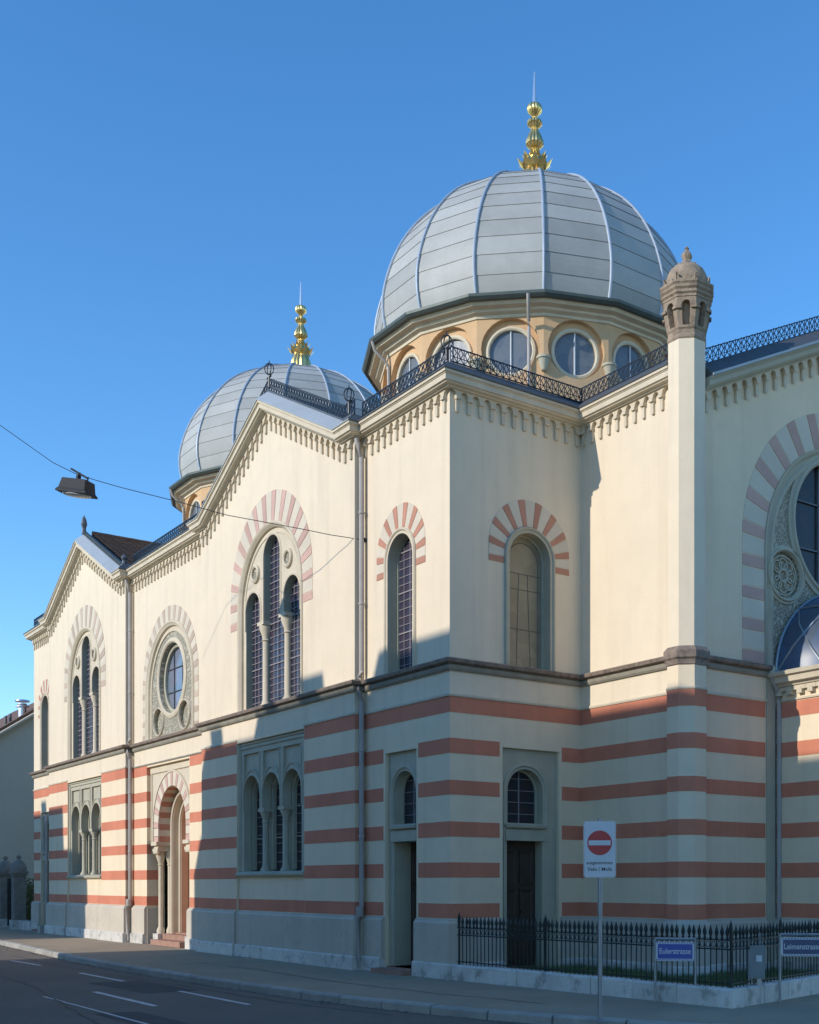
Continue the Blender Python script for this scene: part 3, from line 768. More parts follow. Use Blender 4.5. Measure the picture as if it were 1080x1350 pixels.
    if c > -10:
        railing(fr, path, 0.0, z_off=.27)
        ring_finial(fr.p(c, ZT + KINK * SL + .35, 0), .55); ring_finial(fr.p(u1 - .05, ZT + .27, .1), .5)
    else:
        for (uu, zz, hh) in ((c, ZT + KINK * SL + .27, .62), (u1 - .1, ZT + .27, .3), (c - KINK, ZT + .27, .40)):
            x, y, z = fr.p(uu, zz, 0); mb = MB()
            mb.lathe([(.08, 0), (.06, hh * .3), (.10, hh * .5), (.07, hh * .75), (.02, hh * .9), (.0, hh)], 8, (x, y, z))
            ob('gable_finial', mb, 'lead', SY)
        mb = MB(); sweep(mb, fr, path[1:4], [(.28, .0), (.36, .02), (.36, -.08)], 0, 0); ob('ridge_roll', mb, 'gutter', SY)
for c_ in PC: pavilion(c_)

# --------- middle bay with the round window and the portal
def middle():
    fr = frL; u0, u1 = PC[1] + HW, PC[0] - HW; c = MIDC
    n0, n1 = c - 1.70, c + 1.55; ND = -.12
    pc = -14.10
    up_hole = arch(c + .08, 7.0, 1.72, 5.735, 28)
    mb = MB(); plate(mb, fr, rect(u0, u1, 5.05, ZT - .2), [up_hole], rim=False, d0=-.09); wall = ob('wall', mb, 'plaster', SY)
    cu = c + .08
    voussoirs(fr, (cu, 7.0, 1.83), (7.10, 2.12), 5.74, 45, wall, ('voussoir_tan', 'voussoir_cream'))
    # tracery panel
    D = -.07; wr = .95; wc = (cu, 7.28)
    mb = MB(); plate(mb, fr, arch(cu, 7.0, 1.72, 5.735, 28), [circ(wc[0], wc[1], wr, 32), circ(cu - .98, 6.18, .36, 20), circ(cu + .98, 6.18, .36, 20)], d1=D, d0=D - .22, rim=False)
    win = ob('window', mb, 'tracery', SY)
    mb = MB(); sweep(mb, fr, arch(cu, 7.0, 1.72, 5.735, 28), [(-.20, D), (-.19, D + .03), (-.15, D + .03), (-.13, D + .01), (-.06, D + .01), (-.04, 0), (0, .02), (.04, .05), (.08, .05), (.10, .02), (.105, 0)], vertical=False, caps=False); ob('arch_moulding', mb, 'trim', win)
    for (a, z, r, w_) in ((wc[0], wc[1], wr, .14), (cu - .98, 6.18, .36, .05), (cu + .98, 6.18, .36, .05)):
        mb = MB(); sweep(mb, fr, circ(a, z, r, 40)[::-1], [(0, D - .2), (0, D + .02), (w_ * .25, D + .05), (w_ * .6, D + .05), (w_, D + .015), (w_, D)], vertical=False, closed=True); ob('ring_moulding', mb, 'trim', win, smooth=True)
    for s_ in (-1, 1):
        mb = MB(); plate(mb, fr, circ(cu + s_ * .98, 6.18, .37, 20), d1=D - .08, rim=False); ob('carved_disc', mb, 'tracery', win)
    mb = MB(); sweep(mb, fr, circ(wc[0], wc[1], wr - .10, 40)[::-1], [(0, D - .21), (0, D - .12), (.05, D - .10), (.10, D - .12), (.10, D - .2)], vertical=False, closed=True); ob('ring_moulding', mb, 'trim_grey', win, smooth=True)
    mb = MB(); plate(mb, fr, circ(wc[0], wc[1], wr + .01, 32), d1=D - .20, rim=False); ob('pane', mb, 'glass_round', win)
    mb = MB()
    for o in (-.32, .32):
        h = math.sqrt(wr * wr - o * o); mb.bar(fr.p(wc[0] + o, wc[1] - h, D - .18), fr.p(wc[0] + o, wc[1] + h, D - .18), .016, 4)
        mb.bar(fr.p(wc[0] - h, wc[1] + o, D - .18), fr.p(wc[0] + h, wc[1] + o, D - .18), .016, 4)
    ob('glazing_bars', mb, 'lead', win)
    # lower wall
    mb = MB(); plate(mb, fr, [(u0, 0), (n0, 0), (n0, 4.98), (n1, 4.98), (n1, 0), (u1, 0), (u1, 5.05), (u0, 5.05)], rim=False)
    for (a, b) in (((n0, 0), (n0, 4.98)), ((n0, 4.98), (n1, 4.98)), ((n1, 4.98), (n1, 0))):
        mb.add([fr.p(*a, 0), fr.p(*b, 0), fr.p(*b, -.5), fr.p(*a, -.5)], [(0, 1, 2, 3)])
    wl = ob('wall', mb, 'plaster_low', SY)
    bands(fr, lambda i: [(u0, n0), (n1 + .03, u1)], wl)
    frn = Fr((n0, 0), (0, 1))
    for i, (z0, z1) in enumerate(BANDS):
        mb = MB(); plate(mb, frn, rect(.0, .4 if z1 < 2.3 else -ND, z0, z1), d1=.005, rim=False); ob('red_band', mb, 'red', wl)
    mb = MB(); plate(mb, frn, rect(0, .5, 0, 1.0), d1=.03, d0=0); ob('plinth', mb, 'plinth', SY)
    # portal plate
    ro, ri, zs = 1.41, 1.04, 3.32
    hole = arch(pc, zs, ri, 2.86, 24)
    mb = MB(); plate(mb, fr, [(n0, 2.86), (pc - ri, 2.86)] + arch(pc, zs, ri, 2.86, 24)[1:-1] + [(pc + ri, 2.86), (n1, 2.86), (n1, 4.98), (n0, 4.98)], [], d1=ND, rim=False)
    pt = ob('portal', mb, 'trim', SY, label='arched street portal with striped archivolt and small columns')
    mb = MB(); sweep(mb, fr, [(n0 + .06, 2.9), (n0 + .06, 4.86), (n1 - .06, 4.86), (n1 - .06, 2.9)], [(0, ND), (-.02, ND + .04), (-.07, ND + .04), (-.09, ND)], vertical=False)
    sweep(mb, fr, [(n0, 0), (n1, 0)], [(4.80, ND), (4.80, ND + .03), (4.98, ND + .03), (4.98, ND)])
    sweep(mb, fr, arch(pc, zs, ro + .01, 2.86, 24), [(0, ND), (0, ND + .05), (.05, ND + .05), (.06, ND)], vertical=False)
    ob('moulding', mb, 'trim', pt)
    voussoirs(Fr((0, -ND), (1, 0)), (pc, zs, ri + .005), (zs, ro), 2.86, 25, pt, ('voussoir_rose', 'voussoir_cream'), depth=.03)
    # striped soffit in steps
    base = arch(pc, zs, ri, 2.86, 24); N_ = 25
    for i in range(N_):
        a, b = lerp_path(base, i / N_), lerp_path(base, (i + 1) / N_)
        mb = MB(); mb.add([fr.p(*a, ND), fr.p(*b, ND), fr.p(*b, -.44), fr.p(*a, -.44)], [(0, 1, 2, 3)])
        ob('soffit_stone', mb, 'voussoir_red' if i % 2 == 0 else 'voussoir_cream', pt)
    # inner orders
    for (rr, d0, d1) in ((.97, -.44, -.62), (.82, -.62, -.82)):
        mb = MB(); pa = arch(pc, zs, rr - .12, .30, 24); pb = arch(pc, zs, rr + .12, .30, 24); strip(mb, fr, pa, pb, d0, d1)
        sweep(mb, fr, arch(pc, zs, rr - .06, .30, 24), [(-.05, d0), (-.04, d0 + .04), (0, d0 + .06), (.04, d0 + .04), (.05, d0)], vertical=False, caps=False)
        ob('inner_arch', mb, 'trim', pt)
    mb = MB()
    for s_ in (-1, 1):
        x0, x1 = sorted((pc + s_ * ri, pc + s_ * (ri + .35)))
        plate(mb, fr, rect(x0, x1, .0, 2.86), d1=-.56, d0=-1.0)
    plate(mb, fr, rect(pc - 1.5, pc + 1.5, 2.5, 4.9), d1=-1.15, rim=False)
    ob('jamb', mb, 'trim_grey', pt)
    # columns and capitals
    for (cx_, cy_, rr) in ((pc - 1.27, -ND + .12, .062), (pc - 1.12, -ND + .34, .07)):
        mb = MB(); mb.lathe([(.11, .30), (.11, .40), (.085, .45), (rr, .50), (rr, 2.20), (rr + .025, 2.23), (rr, 2.26), (rr + .02, 2.32), (.13, 2.46), (.14, 2.60)], 12, (cx_, cy_, 0)); ob('column', mb, 'trim', pt, smooth=True)
    for s_ in (-1, 1):
        mb = MB(); x = pc + s_ * 1.22
        mb.box(x - .20, x + .20, -ND - .06, .6, 2.60, 2.68); mb.box(x - .17, x + .17, -ND - .03, .58, 2.68, 2.76); mb.box(x - .22, x + .22, -ND - .10, .62, 2.76, 2.86)
        for k in range(4): mb.lathe([(.0, 2.50), (.05, 2.54), (.055, 2.60), (0, 2.62)], 8, (x - .12 + .08 * k, -ND - .02, 0))
        ob('capital', mb, 'trim', pt)
        mb = MB(); mb.box(x - .2, x + .2, -ND - .05, .6, 0, .30); ob('column_base', mb, 'marble', pt)
    dr = door(fr, pc - .92, pc + .92, .34, 4.2, -.98, SY, 'wood_lit', rows=4)
    dl = door(Fr((0, .50), (1, 0)), pc + .86, pc + 1.52, .34, 2.58, 0, SY, 'wood_lit', rows=4); dl['label'] = 'open door leaf of oak coloured a sunlit orange'
    for k in range(2):
        mb = MB(); mb.box(pc - 1.12 + .02 * k, pc + 1.12 - .02 * k, -.10 + .30 * k, .95, .15 * k + .005, .15 * (k + 1)); ob('step', mb, 'red_stone', SY)
    mb = MB(); mb.box(pc - 1.1, pc + 1.1, .5, 1.1, .30, .34); ob('threshold', mb, 'red_stone', SY)
    base_courses(fr, u0, n0, -1, 0); base_courses(fr, n1, u1, 0, -1)
    full_string(fr, u0, u1, -1, -1); course(fr, u0, u1, -1, -1, [(5.03, 0), (5.03, .02), (5.045, .03), (5.07, .03), (5.08, 0)], 'fillet', 'frieze_dark')
    mb = MB(); plate(mb, Fr((u0, 0), (0, -1)), rect(0, .2, 0, 1), rim=False)
    cornice(fr, [(u0, ZT), (u1, ZT)], -1, -1, 'lead')
    railing(fr, [(u0 + .1, ZT), (u1 - .1, ZT)], 0.02, h=.26)
middle()

# --------- eaves of the corner bay, the return, the turret wall and the left bay
cornice(frL, [(W, ZT), (0, ZT)], -1, 1, 'lead', c_hi=-.02); railing(frL, [(W, ZT), (0, ZT)], .03)
cornice(frR, [(0, ZT), (3.0, ZT)], 1, -1, 'lead', c_lo=.02); railing(frR, [(0, ZT), (3.0, ZT)], .03)
cornice(frY, [(0, ZT), (XF - .2, ZT)], -1, 0, 'lead', c_hi=2.45); railing(frY, [(0, ZT), (2.55, ZT)], .03)
cornice(frL, [(-27.8, ZT), (-25.02, ZT)], 1, -1, 'lead'); railing(frL, [(-27.8, ZT), (-25.1, ZT)], .0, h=.3)
frW = Fr((-27.8, 0), (0, -1)); mb = MB(); plate(mb, frW, rect(-12, 0, 0, ZT - .1), rim=False); ob('wall', mb, 'plaster', SY)
cornice(frW, [(-12, ZT), (0, ZT)], 0, 1, 'lead', skip_corb=True)
ring_finial((-.04, -.04, ZT + .3), .42)

# --------- main front with big arch (shaded side)
FC = 7.23; FSL = .482
def front():
    fr = frF; L0, L1 = 3.0, 11.46
    za = lambda y: 10.52 + (y - 3.4) * FSL
    hole = arch(FC, 7.92, 2.25, 5.735, 36)
    outl = [(L0, 5.05), (L1, 5.05), (L1, 10.40), (FC, 10.40 + (FC - L0) * FSL), (L0, 10.40)]
    mb = MB(); plate(mb, fr, outl, [hole], d0=-.1, rim=False); wall = ob('wall', mb, 'plaster_low', SY)
    mb = MB(); plate(mb, fr, rect(L0, 5.06, 0, 5.05), rim=False); wl = ob('wall', mb, 'plaster_low', SY)
    mb = MB(); plate(mb, fr, rect(9.4, L1, 0, 5.05), rim=False); ob('wall', mb, 'plaster_low', SY)
    bands(fr, lambda i: [(L0 + .30, 5.0)], wl)
    base_courses(fr, L0, 5.0, 1, 0); full_string(fr, L0, 5.06, 1, 0); course(fr, L0, 5.06, 1, 0, FILLET, 'fillet', 'trim')
    voussoirs(fr, (FC, 7.92, 2.26), (7.99, 2.84), 5.74, 43, wall, ('voussoir_rose', 'voussoir_cream'))
    D = -.08
    mb = MB(); plate(mb, fr, arch(FC, 7.92, 2.25, 5.735, 36), [circ(FC, 8.62, 1.33, 40), circ(FC - 1.62, 7.50, .43, 28), circ(FC + 1.62, 7.50, .43, 28)], d1=D, d0=D - .25, rim=False)
    win = ob('window', mb, 'tracery', SY, label='tall arched window with carved tracery and rosettes')
    mb = MB(); sweep(mb, fr, arch(FC, 7.92, 2.25, 5.735, 40), [(-.30, D), (-.28, D + .05), (-.22, D + .06), (-.18, D + .02), (-.10, D + .02), (-.08, -.02), (-.04, .02), (0, .03), (.0, 0)], vertical=False, caps=False); ob('arch_moulding', mb, 'trim_grey', win, smooth=True)
    for (a, z, r, w_) in ((FC, 8.62, 1.33, .20), (FC - 1.62, 7.50, .43, .12), (FC + 1.62, 7.50, .43, .12)):
        mb = MB(); sweep(mb, fr, circ(a, z, r, 48)[::-1], [(0, D - .2), (0, D + .02), (w_ * .25, D + .07), (w_ * .5, D + .07), (w_ * .6, D + .03), (w_, D + .03), (w_, D)], vertical=False, closed=True); ob('ring_moulding', mb, 'trim_grey', win, smooth=True)
    for s_ in (-1, 1):
        mb = MB(); plate(mb, fr, circ(FC + s_ * 1.62, 7.50, .44, 24), d1=D - .06, rim=False)
        cx_, cz = FC + s_ * 1.62, 7.50
        rz_ = ob('rosette', mb, 'tracery', win)
        mb = MB()
        for k in range(8):
            t = k * PI / 4
            sweep(mb, fr, circ(cx_ + .21 * math.cos(t), cz + .21 * math.sin(t), .10, 14)[::-1], [(0, D - .06), (0, D - .02), (.025, D - .02), (.025, D - .06)], vertical=False, closed=True)
        sweep(mb, fr, circ(cx_, cz, .10, 14)[::-1], [(0, D - .06), (0, D - .01), (.03, D - .01), (.03, D - .06)], vertical=False, closed=True)
        sweep(mb, fr, circ(cx_, cz, .35, 28)[::-1], [(0, D - .06), (0, D - .02), (.03, D - .02), (.03, D - .06)], vertical=False, closed=True)
        ob('rosette_carving', mb, 'trim_grey', win)
    mb = MB(); plate(mb, fr, circ(FC, 8.62, 1.34, 40), d1=D - .2, rim=False); ob('pane', mb, 'glass_low', win)
    mb = MB()
    for o in (-.45, .45):
        h = math.sqrt(1.33 ** 2 - o * o); mb.bar(fr.p(FC + o, 8.62 - h, D - .17), fr.p(FC + o, 8.62 + h, D - .17), .02, 4); mb.bar(fr.p(FC - h, 8.62 + o, D - .17), fr.p(FC + h, 8.62 + o, D - .17), .02, 4)
    ob('glazing_bars', mb, 'lead', win)
    # rake cornice
    path = [(L0 + .33, ZT - .18), (FC, ZT - .18 + (FC - L0 - .33) * FSL + .0), (2 * FC - L0 - .33, ZT - .18)]
    z_adj = .0
    n_ = 1
    CORB[FSL] = corbel_mesh(FSL); CORB[-FSL] = corbel_mesh(-FSL)
    mb = MB(); sweep(mb, fr, path, CPROF, 0, 0); c = ob('cornice', mb, 'trim_grey', SY)
    mb = MB(); sweep(mb, fr, path, [(.0, .10), (.0, .30), (.03, .31), (.05, .29), (.28, .03), (.28, -.15)], 0, 0); ob('eaves_capping', mb, 'lead', SY)
    mb = MB(); sweep(mb, fr, path, [(-.01, .285), (-.01, .325), (.035, .325), (.04, .30)], 0, 0); ob('gutter', mb, 'zinc_cap', SY)
    for k, sgn in ((0, 1), (1, -1)):
        for i in range(15):
            y = path[0][0] + .13 + .255 * i
            z = path[0][1] + (y - path[0][0]) * FSL
            if sgn < 0: y = 2 * FC - y
            me = CORB[FSL * sgn]; o = bpy.data.objects.new('corbel', me); col.objects.link(o); o.parent = c
            o.location = fr.p(y, z, .012); o.rotation_euler = (0, 0, fr.rz())
    railing(fr, path, .02, z_off=.25, step=.16)
    # grey drainage pilaster and pipe
    mb = MB(); plate(mb, fr, rect(5.02, 5.24, 0, 5.48), d1=.035, d0=-.05); ob('pilaster', mb, 'trim_grey', SY)
    mb = MB(); x, y, _ = fr.p(5.27, 0, .10); mb.tube([fr.p(5.05, 5.52, .12), fr.p(5.12, 5.40, .10), fr.p(5.26, 5.22, .10), (x, y, 5.05), (x, y, .1)], .045, 8); ob('downpipe', mb, 'pipe', SY, smooth=True)
front()

# --------- glazed half-octagon porch
def porch():
    PY = 5.30; PX = [(XF, PY), (XF + 1.5, PY), (XF + 2.9, PY + 1.2), (XF + 2.9, 2 * FC - PY - 1.2), (XF + 1.5, 2 * FC - PY), (XF, 2 * FC - PY)]
    po = SY
    for a, b in zip(PX, PX[1:]):
        l = math.hypot(b[0] - a[0], b[1] - a[1]); U = ((b[0] - a[0]) / l, (b[1] - a[1]) / l)
        fr = Fr(a, U)
        mb = MB(); plate(mb, fr, rect(0, l, 0, 5.35), rim=False); wl = ob('wall', mb, 'plaster_low', po)
        bands(fr, lambda i: [(0, l)], wl)
        t = math.tan(R(22.5)) if a is not PX[0] else 0; t1 = math.tan(R(22.5)) if b is not PX[-1] else 0
        course(fr, 0, l, t, t1, PLINTH, 'plinth', 'plinth')
        course(fr, 0, l, t, t1, [(-.02, 0), (-.02, .125), (.275, .125), (.275, 0)], 'plinth_block', 'marble')
        course(fr, 0, l, t, t1, [(5.30, 0), (5.32, .10), (5.36, .12), (5.38, .20), (5.48, .22), (5.50, .28), (5.56, .30), (5.58, .26), (5.60, -.1)], 'cornice', 'trim')
        course(fr, 0, l, t, t1, [(5.05, 0), (5.06, .03), (5.09, .03), (5.10, 0)], 'fillet', 'trim')
        n = max(2, round(l / .24)); mb = MB()
        for i in range(n):
            u = l * (i + .5) / n
            plate(mb, fr, arch(u, 5.22, .06, 5.16, 6)[::-1][::-1] + [], d1=.09, d0=0)
            plate(mb, fr, rect(u - l / n / 2 + .003, u + l / n / 2 - .003, 5.235, 5.31), d1=.075, d0=0)
        ob('scalloped_frieze', mb, 'trim', po)
    # half dome of glass
    r0 = 1.92; rows = [0, 28, 55, 78]
    def P(az, el, k=1.0): return (XF + r0 * k * math.cos(R(el)) * math.cos(R(az)), FC + r0 * k * math.cos(R(el)) * math.sin(R(az)), 5.60 + 1.72 * k * math.sin(R(el)))
    mb = MB(); vs = []; n = 24; m_ = 12
    for j in range(m_ + 1):
        for i in range(n + 1): vs.append(P(-90 + 180 * i / n, 90 * j / m_))
    dm = MB(); dm.add(vs, [(j * (n + 1) + i, j * (n + 1) + i + 1, (j + 1) * (n + 1) + i + 1, (j + 1) * (n + 1) + i) for j in range(m_) for i in range(n)])
    d = ob('porch_dome', dm, 'glass_dome', SY, smooth=True, label='glazed blue half dome over the entrance porch')
    mb = MB()
    for az in range(-90, 91, 30):
        mb.tube([P(az, e, 1.01) for e in range(0, 91, 6)], .032, 6)
    for az in range(-90, 90, 30):
        mb.tube([P(az + 30 * t, 48 * t, 1.008) for t in (0, .33, .66, 1)], .022, 5); mb.tube([P(az + 30 - 30 * t, 48 * t, 1.008) for t in (0, .33, .66, 1)], .022, 5)
    for e in (48,): mb.tube([P(a, e, 1.008) for a in range(-90, 91, 6)], .022, 5)
    mb.tube([P(a, 0, 1.01) for a in range(-90, 91, 6)], .05, 6)
    ob('dome_lattice', mb, 'sign_grey', d)
    mb = MB(); mb.add([(XF, PY, 5.59)] + [(x, y, 5.59) for x, y in PX[1:]], [(0, 1, 2, 3, 4, 5)]); ob('porch_roof', mb, 'lead', SY)
porch()

# --------- octagonal turret
def turret():
    c = (2.88, 3.05); k = 1 / math.cos(PI / 8); ph = PI / 8
    t = ob('turret', MB(), 'plaster', SY, label='slim octagonal turret with small domed sandstone lantern')
    a = .32
    mb = MB(); mb.lathe([(a * k, 5.735), (a * k, 11.13)], 8, (*c, 0), ph); t.data = mb.mesh('turret', 'plaster')
    mb = MB(); mb.lathe([(.338 * k, 0), (.338 * k, 5.5)], 8, (*c, 0), ph); ob('turret_base', mb, 'plaster_low', t)
    for z0, z1 in BANDS:
        mb = MB(); mb.lathe([(.344 * k, z0), (.344 * k, z1)], 8, (*c, 0), ph); ob('red_band', mb, 'red', t)
    mb = MB(); mb.lathe([(.338 * k, 5.045), (.355 * k, 5.05), (.36 * k, 5.08), (.338 * k, 5.10)], 8, (*c, 0), ph); ob('fillet', mb, 'trim', t)
    mb = MB(); mb.lathe([(.335 * k, 5.46), (.355 * k, 5.48), (.36 * k, 5.52), (.37 * k, 5.56), (.40 * k, 5.59), (.402 * k, 5.71), (.38 * k, 5.74), (.34 * k, 5.79), (.315 * k, 5.80)], 8, (*c, 0), ph); ob('string_course', mb, 'string', t)
    mb = MB(); mb.lathe([(.42 * k, .26), (.42 * k, .99), (.38 * k, 1.04), (.338 * k, 1.07)], 8, (*c, 0), ph); ob('plinth', mb, 'plinth', t)
    mb = MB(); mb.lathe([(.46 * k, -.05), (.46 * k, .26), (.44 * k, .275), (.3, .275)], 8, (*c, 0), ph); ob('plinth_block', mb, 'marble', t)
    # lantern
    mb = MB(); mb.lathe([(.32 * k, 11.08), (.335 * k, 11.11), (.335 * k, 11.14), (.322 * k, 11.17), (.322 * k, 11.24), (.335 * k, 11.26)], 8, (*c, 0), ph)
    lan = ob('lantern', mb, 'sandstone', t)
    # eight arcade faces
    zb, zt_ = 11.27, 11.76
    for i in range(8):
        th = i * PI / 4; 
        nrm = (math.cos(th), math.sin(th)); U = (-nrm[1], nrm[0])
        # face plane leans outwards: lower apothem .35, upper .41
        mb = MB(); hw0, hw1 = .325 * math.tan(PI / 8), .40 * math.tan(PI / 8)
        def Pq(u, z, dd=0):
            s_ = min(1, max(0, (z - zb) / .32)); ap = .325 + .075 * s_ + dd
            sc = ap / .40
            return (c[0] + nrm[0] * ap + U[0] * u * sc, c[1] + nrm[1] * ap + U[1] * u * sc, z)
        H_ = hw1; aw = .08
        outline = [(-H_, zb), (H_, zb), (H_, 11.40), (H_, zb + .32), (H_, zt_), (-H_, zt_), (-H_, zb + .32), (-H_, 11.40)]
        ar = arch(0, 11.63, aw, 11.31, 8)
        bm = bmesh.new(); es = []
        for loop in (outline, ar):
            vv = [bm.verts.new((u, z, 0)) for u, z in loop]
            for q in range(len(vv)): es.append(bm.edges.new((vv[q], vv[(q + 1) % len(vv)])))
        bmesh.ops.triangle_fill(bm, use_beauty=True, edges=es); bm.verts.index_update()
        mb.add([Pq(v.co.x, v.co.y) for v in bm.verts], [tuple(v.index for v in f.verts) for f in bm.faces]); bm.free()
        n = len(ar); mb.add([Pq(*q) for q in ar] + [Pq(*q, -.10) for q in ar], [(q, (q + 1) % n, n + (q + 1) % n, n + q) for q in range(n)])
        mb.add([Pq(-aw, 11.28, -.10), Pq(aw, 11.3, -.10), Pq(aw, 11.72, -.10), Pq(-aw, 11.72, -.10)], [(0, 1, 2, 3)])
        # little imposts
        for s_ in (-1, 1):
            q0, q1 = sorted((s_ * (aw + .002), s_ * (H_ - .002)))
            v = [Pq(q0, 11.565, 0), Pq(q1, 11.565, 0), Pq(q1, 11.605, 0), Pq(q0, 11.605, 0), Pq(q0, 11.565, .03), Pq(q1, 11.565, .03), Pq(q1, 11.605, .03), Pq(q0, 11.605, .03)]
            mb.add(v, [(4, 5, 6, 7), (0, 1, 5, 4), (3, 2, 6, 7), (0, 3, 7, 4), (1, 2, 6, 5)])
        ob('arcade_face', mb, 'sandstone', lan)
    mb = MB(); mb.lathe([(.38 * k, 11.75), (.41 * k, 11.77), (.41 * k, 11.80), (.40 * k, 11.81), (.43 * k, 11.84), (.43 * k, 11.875), (.42 * k, 11.885), (.45 * k, 11.92), (.45 * k, 11.955), (.44 * k, 11.965), (.465 * k, 12.0), (.465 * k, 12.03), (.42 * k, 12.05), (.30, 12.05)], 8, (*c, 0), ph); ob('lantern_cornice', mb, 'sandstone', lan)
    mb = MB()
    for i in range(8):
        th = i * PI / 4; nrm = (math.cos(th), math.sin(th)); fr = Fr((c[0] + nrm[0] * .375, c[1] + nrm[1] * .375), (-nrm[1], nrm[0])); fr.n = nrm
        hw = .375 * math.tan(PI / 8)
        plate(mb, fr, [(-hw, 12.04), (hw, 12.04), (hw, 12.19), (hw * .8, 12.10), (hw * .5, 12.075), (hw * .25, 12.13), (0, 12.09), (-hw * .25, 12.13), (-hw * .5, 12.075), (-hw * .8, 12.10), (-hw, 12.19)], d1=.03, d0=-.02)
    ob('crown', mb, 'sandstone', lan)
    mb = MB(); mb.lathe([(.345, 12.03), (.365, 12.12), (.365, 12.20), (.345, 12.29), (.295, 12.38), (.22, 12.45), (.13, 12.49), (.0, 12.50)], 16, (*c, 0), ph)
    ob('lantern_dome', mb, 'sandstone', lan, smooth=True)
    mb = MB(); mb.lathe([(.14, 12.44), (.13, 12.50), (.10, 12.54), (.07, 12.58), (.085, 12.61), (.10, 12.65), (.08, 12.70), (.04, 12.74), (.03, 12.77), (.045, 12.785), (.02, 12.81), (0, 12.84)], 12, (*c, 0), flute=-.1)
    for i in range(4):
        th = i * PI / 2 + PI / 4; mb.bar((c[0] + .10 * math.cos(th), c[1] + .10 * math.sin(th), 12.46), (c[0] + .15 * math.cos(th), c[1] + .15 * math.sin(th), 12.55), .03, 5, .01)
    ob('lantern_finial', mb, 'sandstone', lan)
turret()

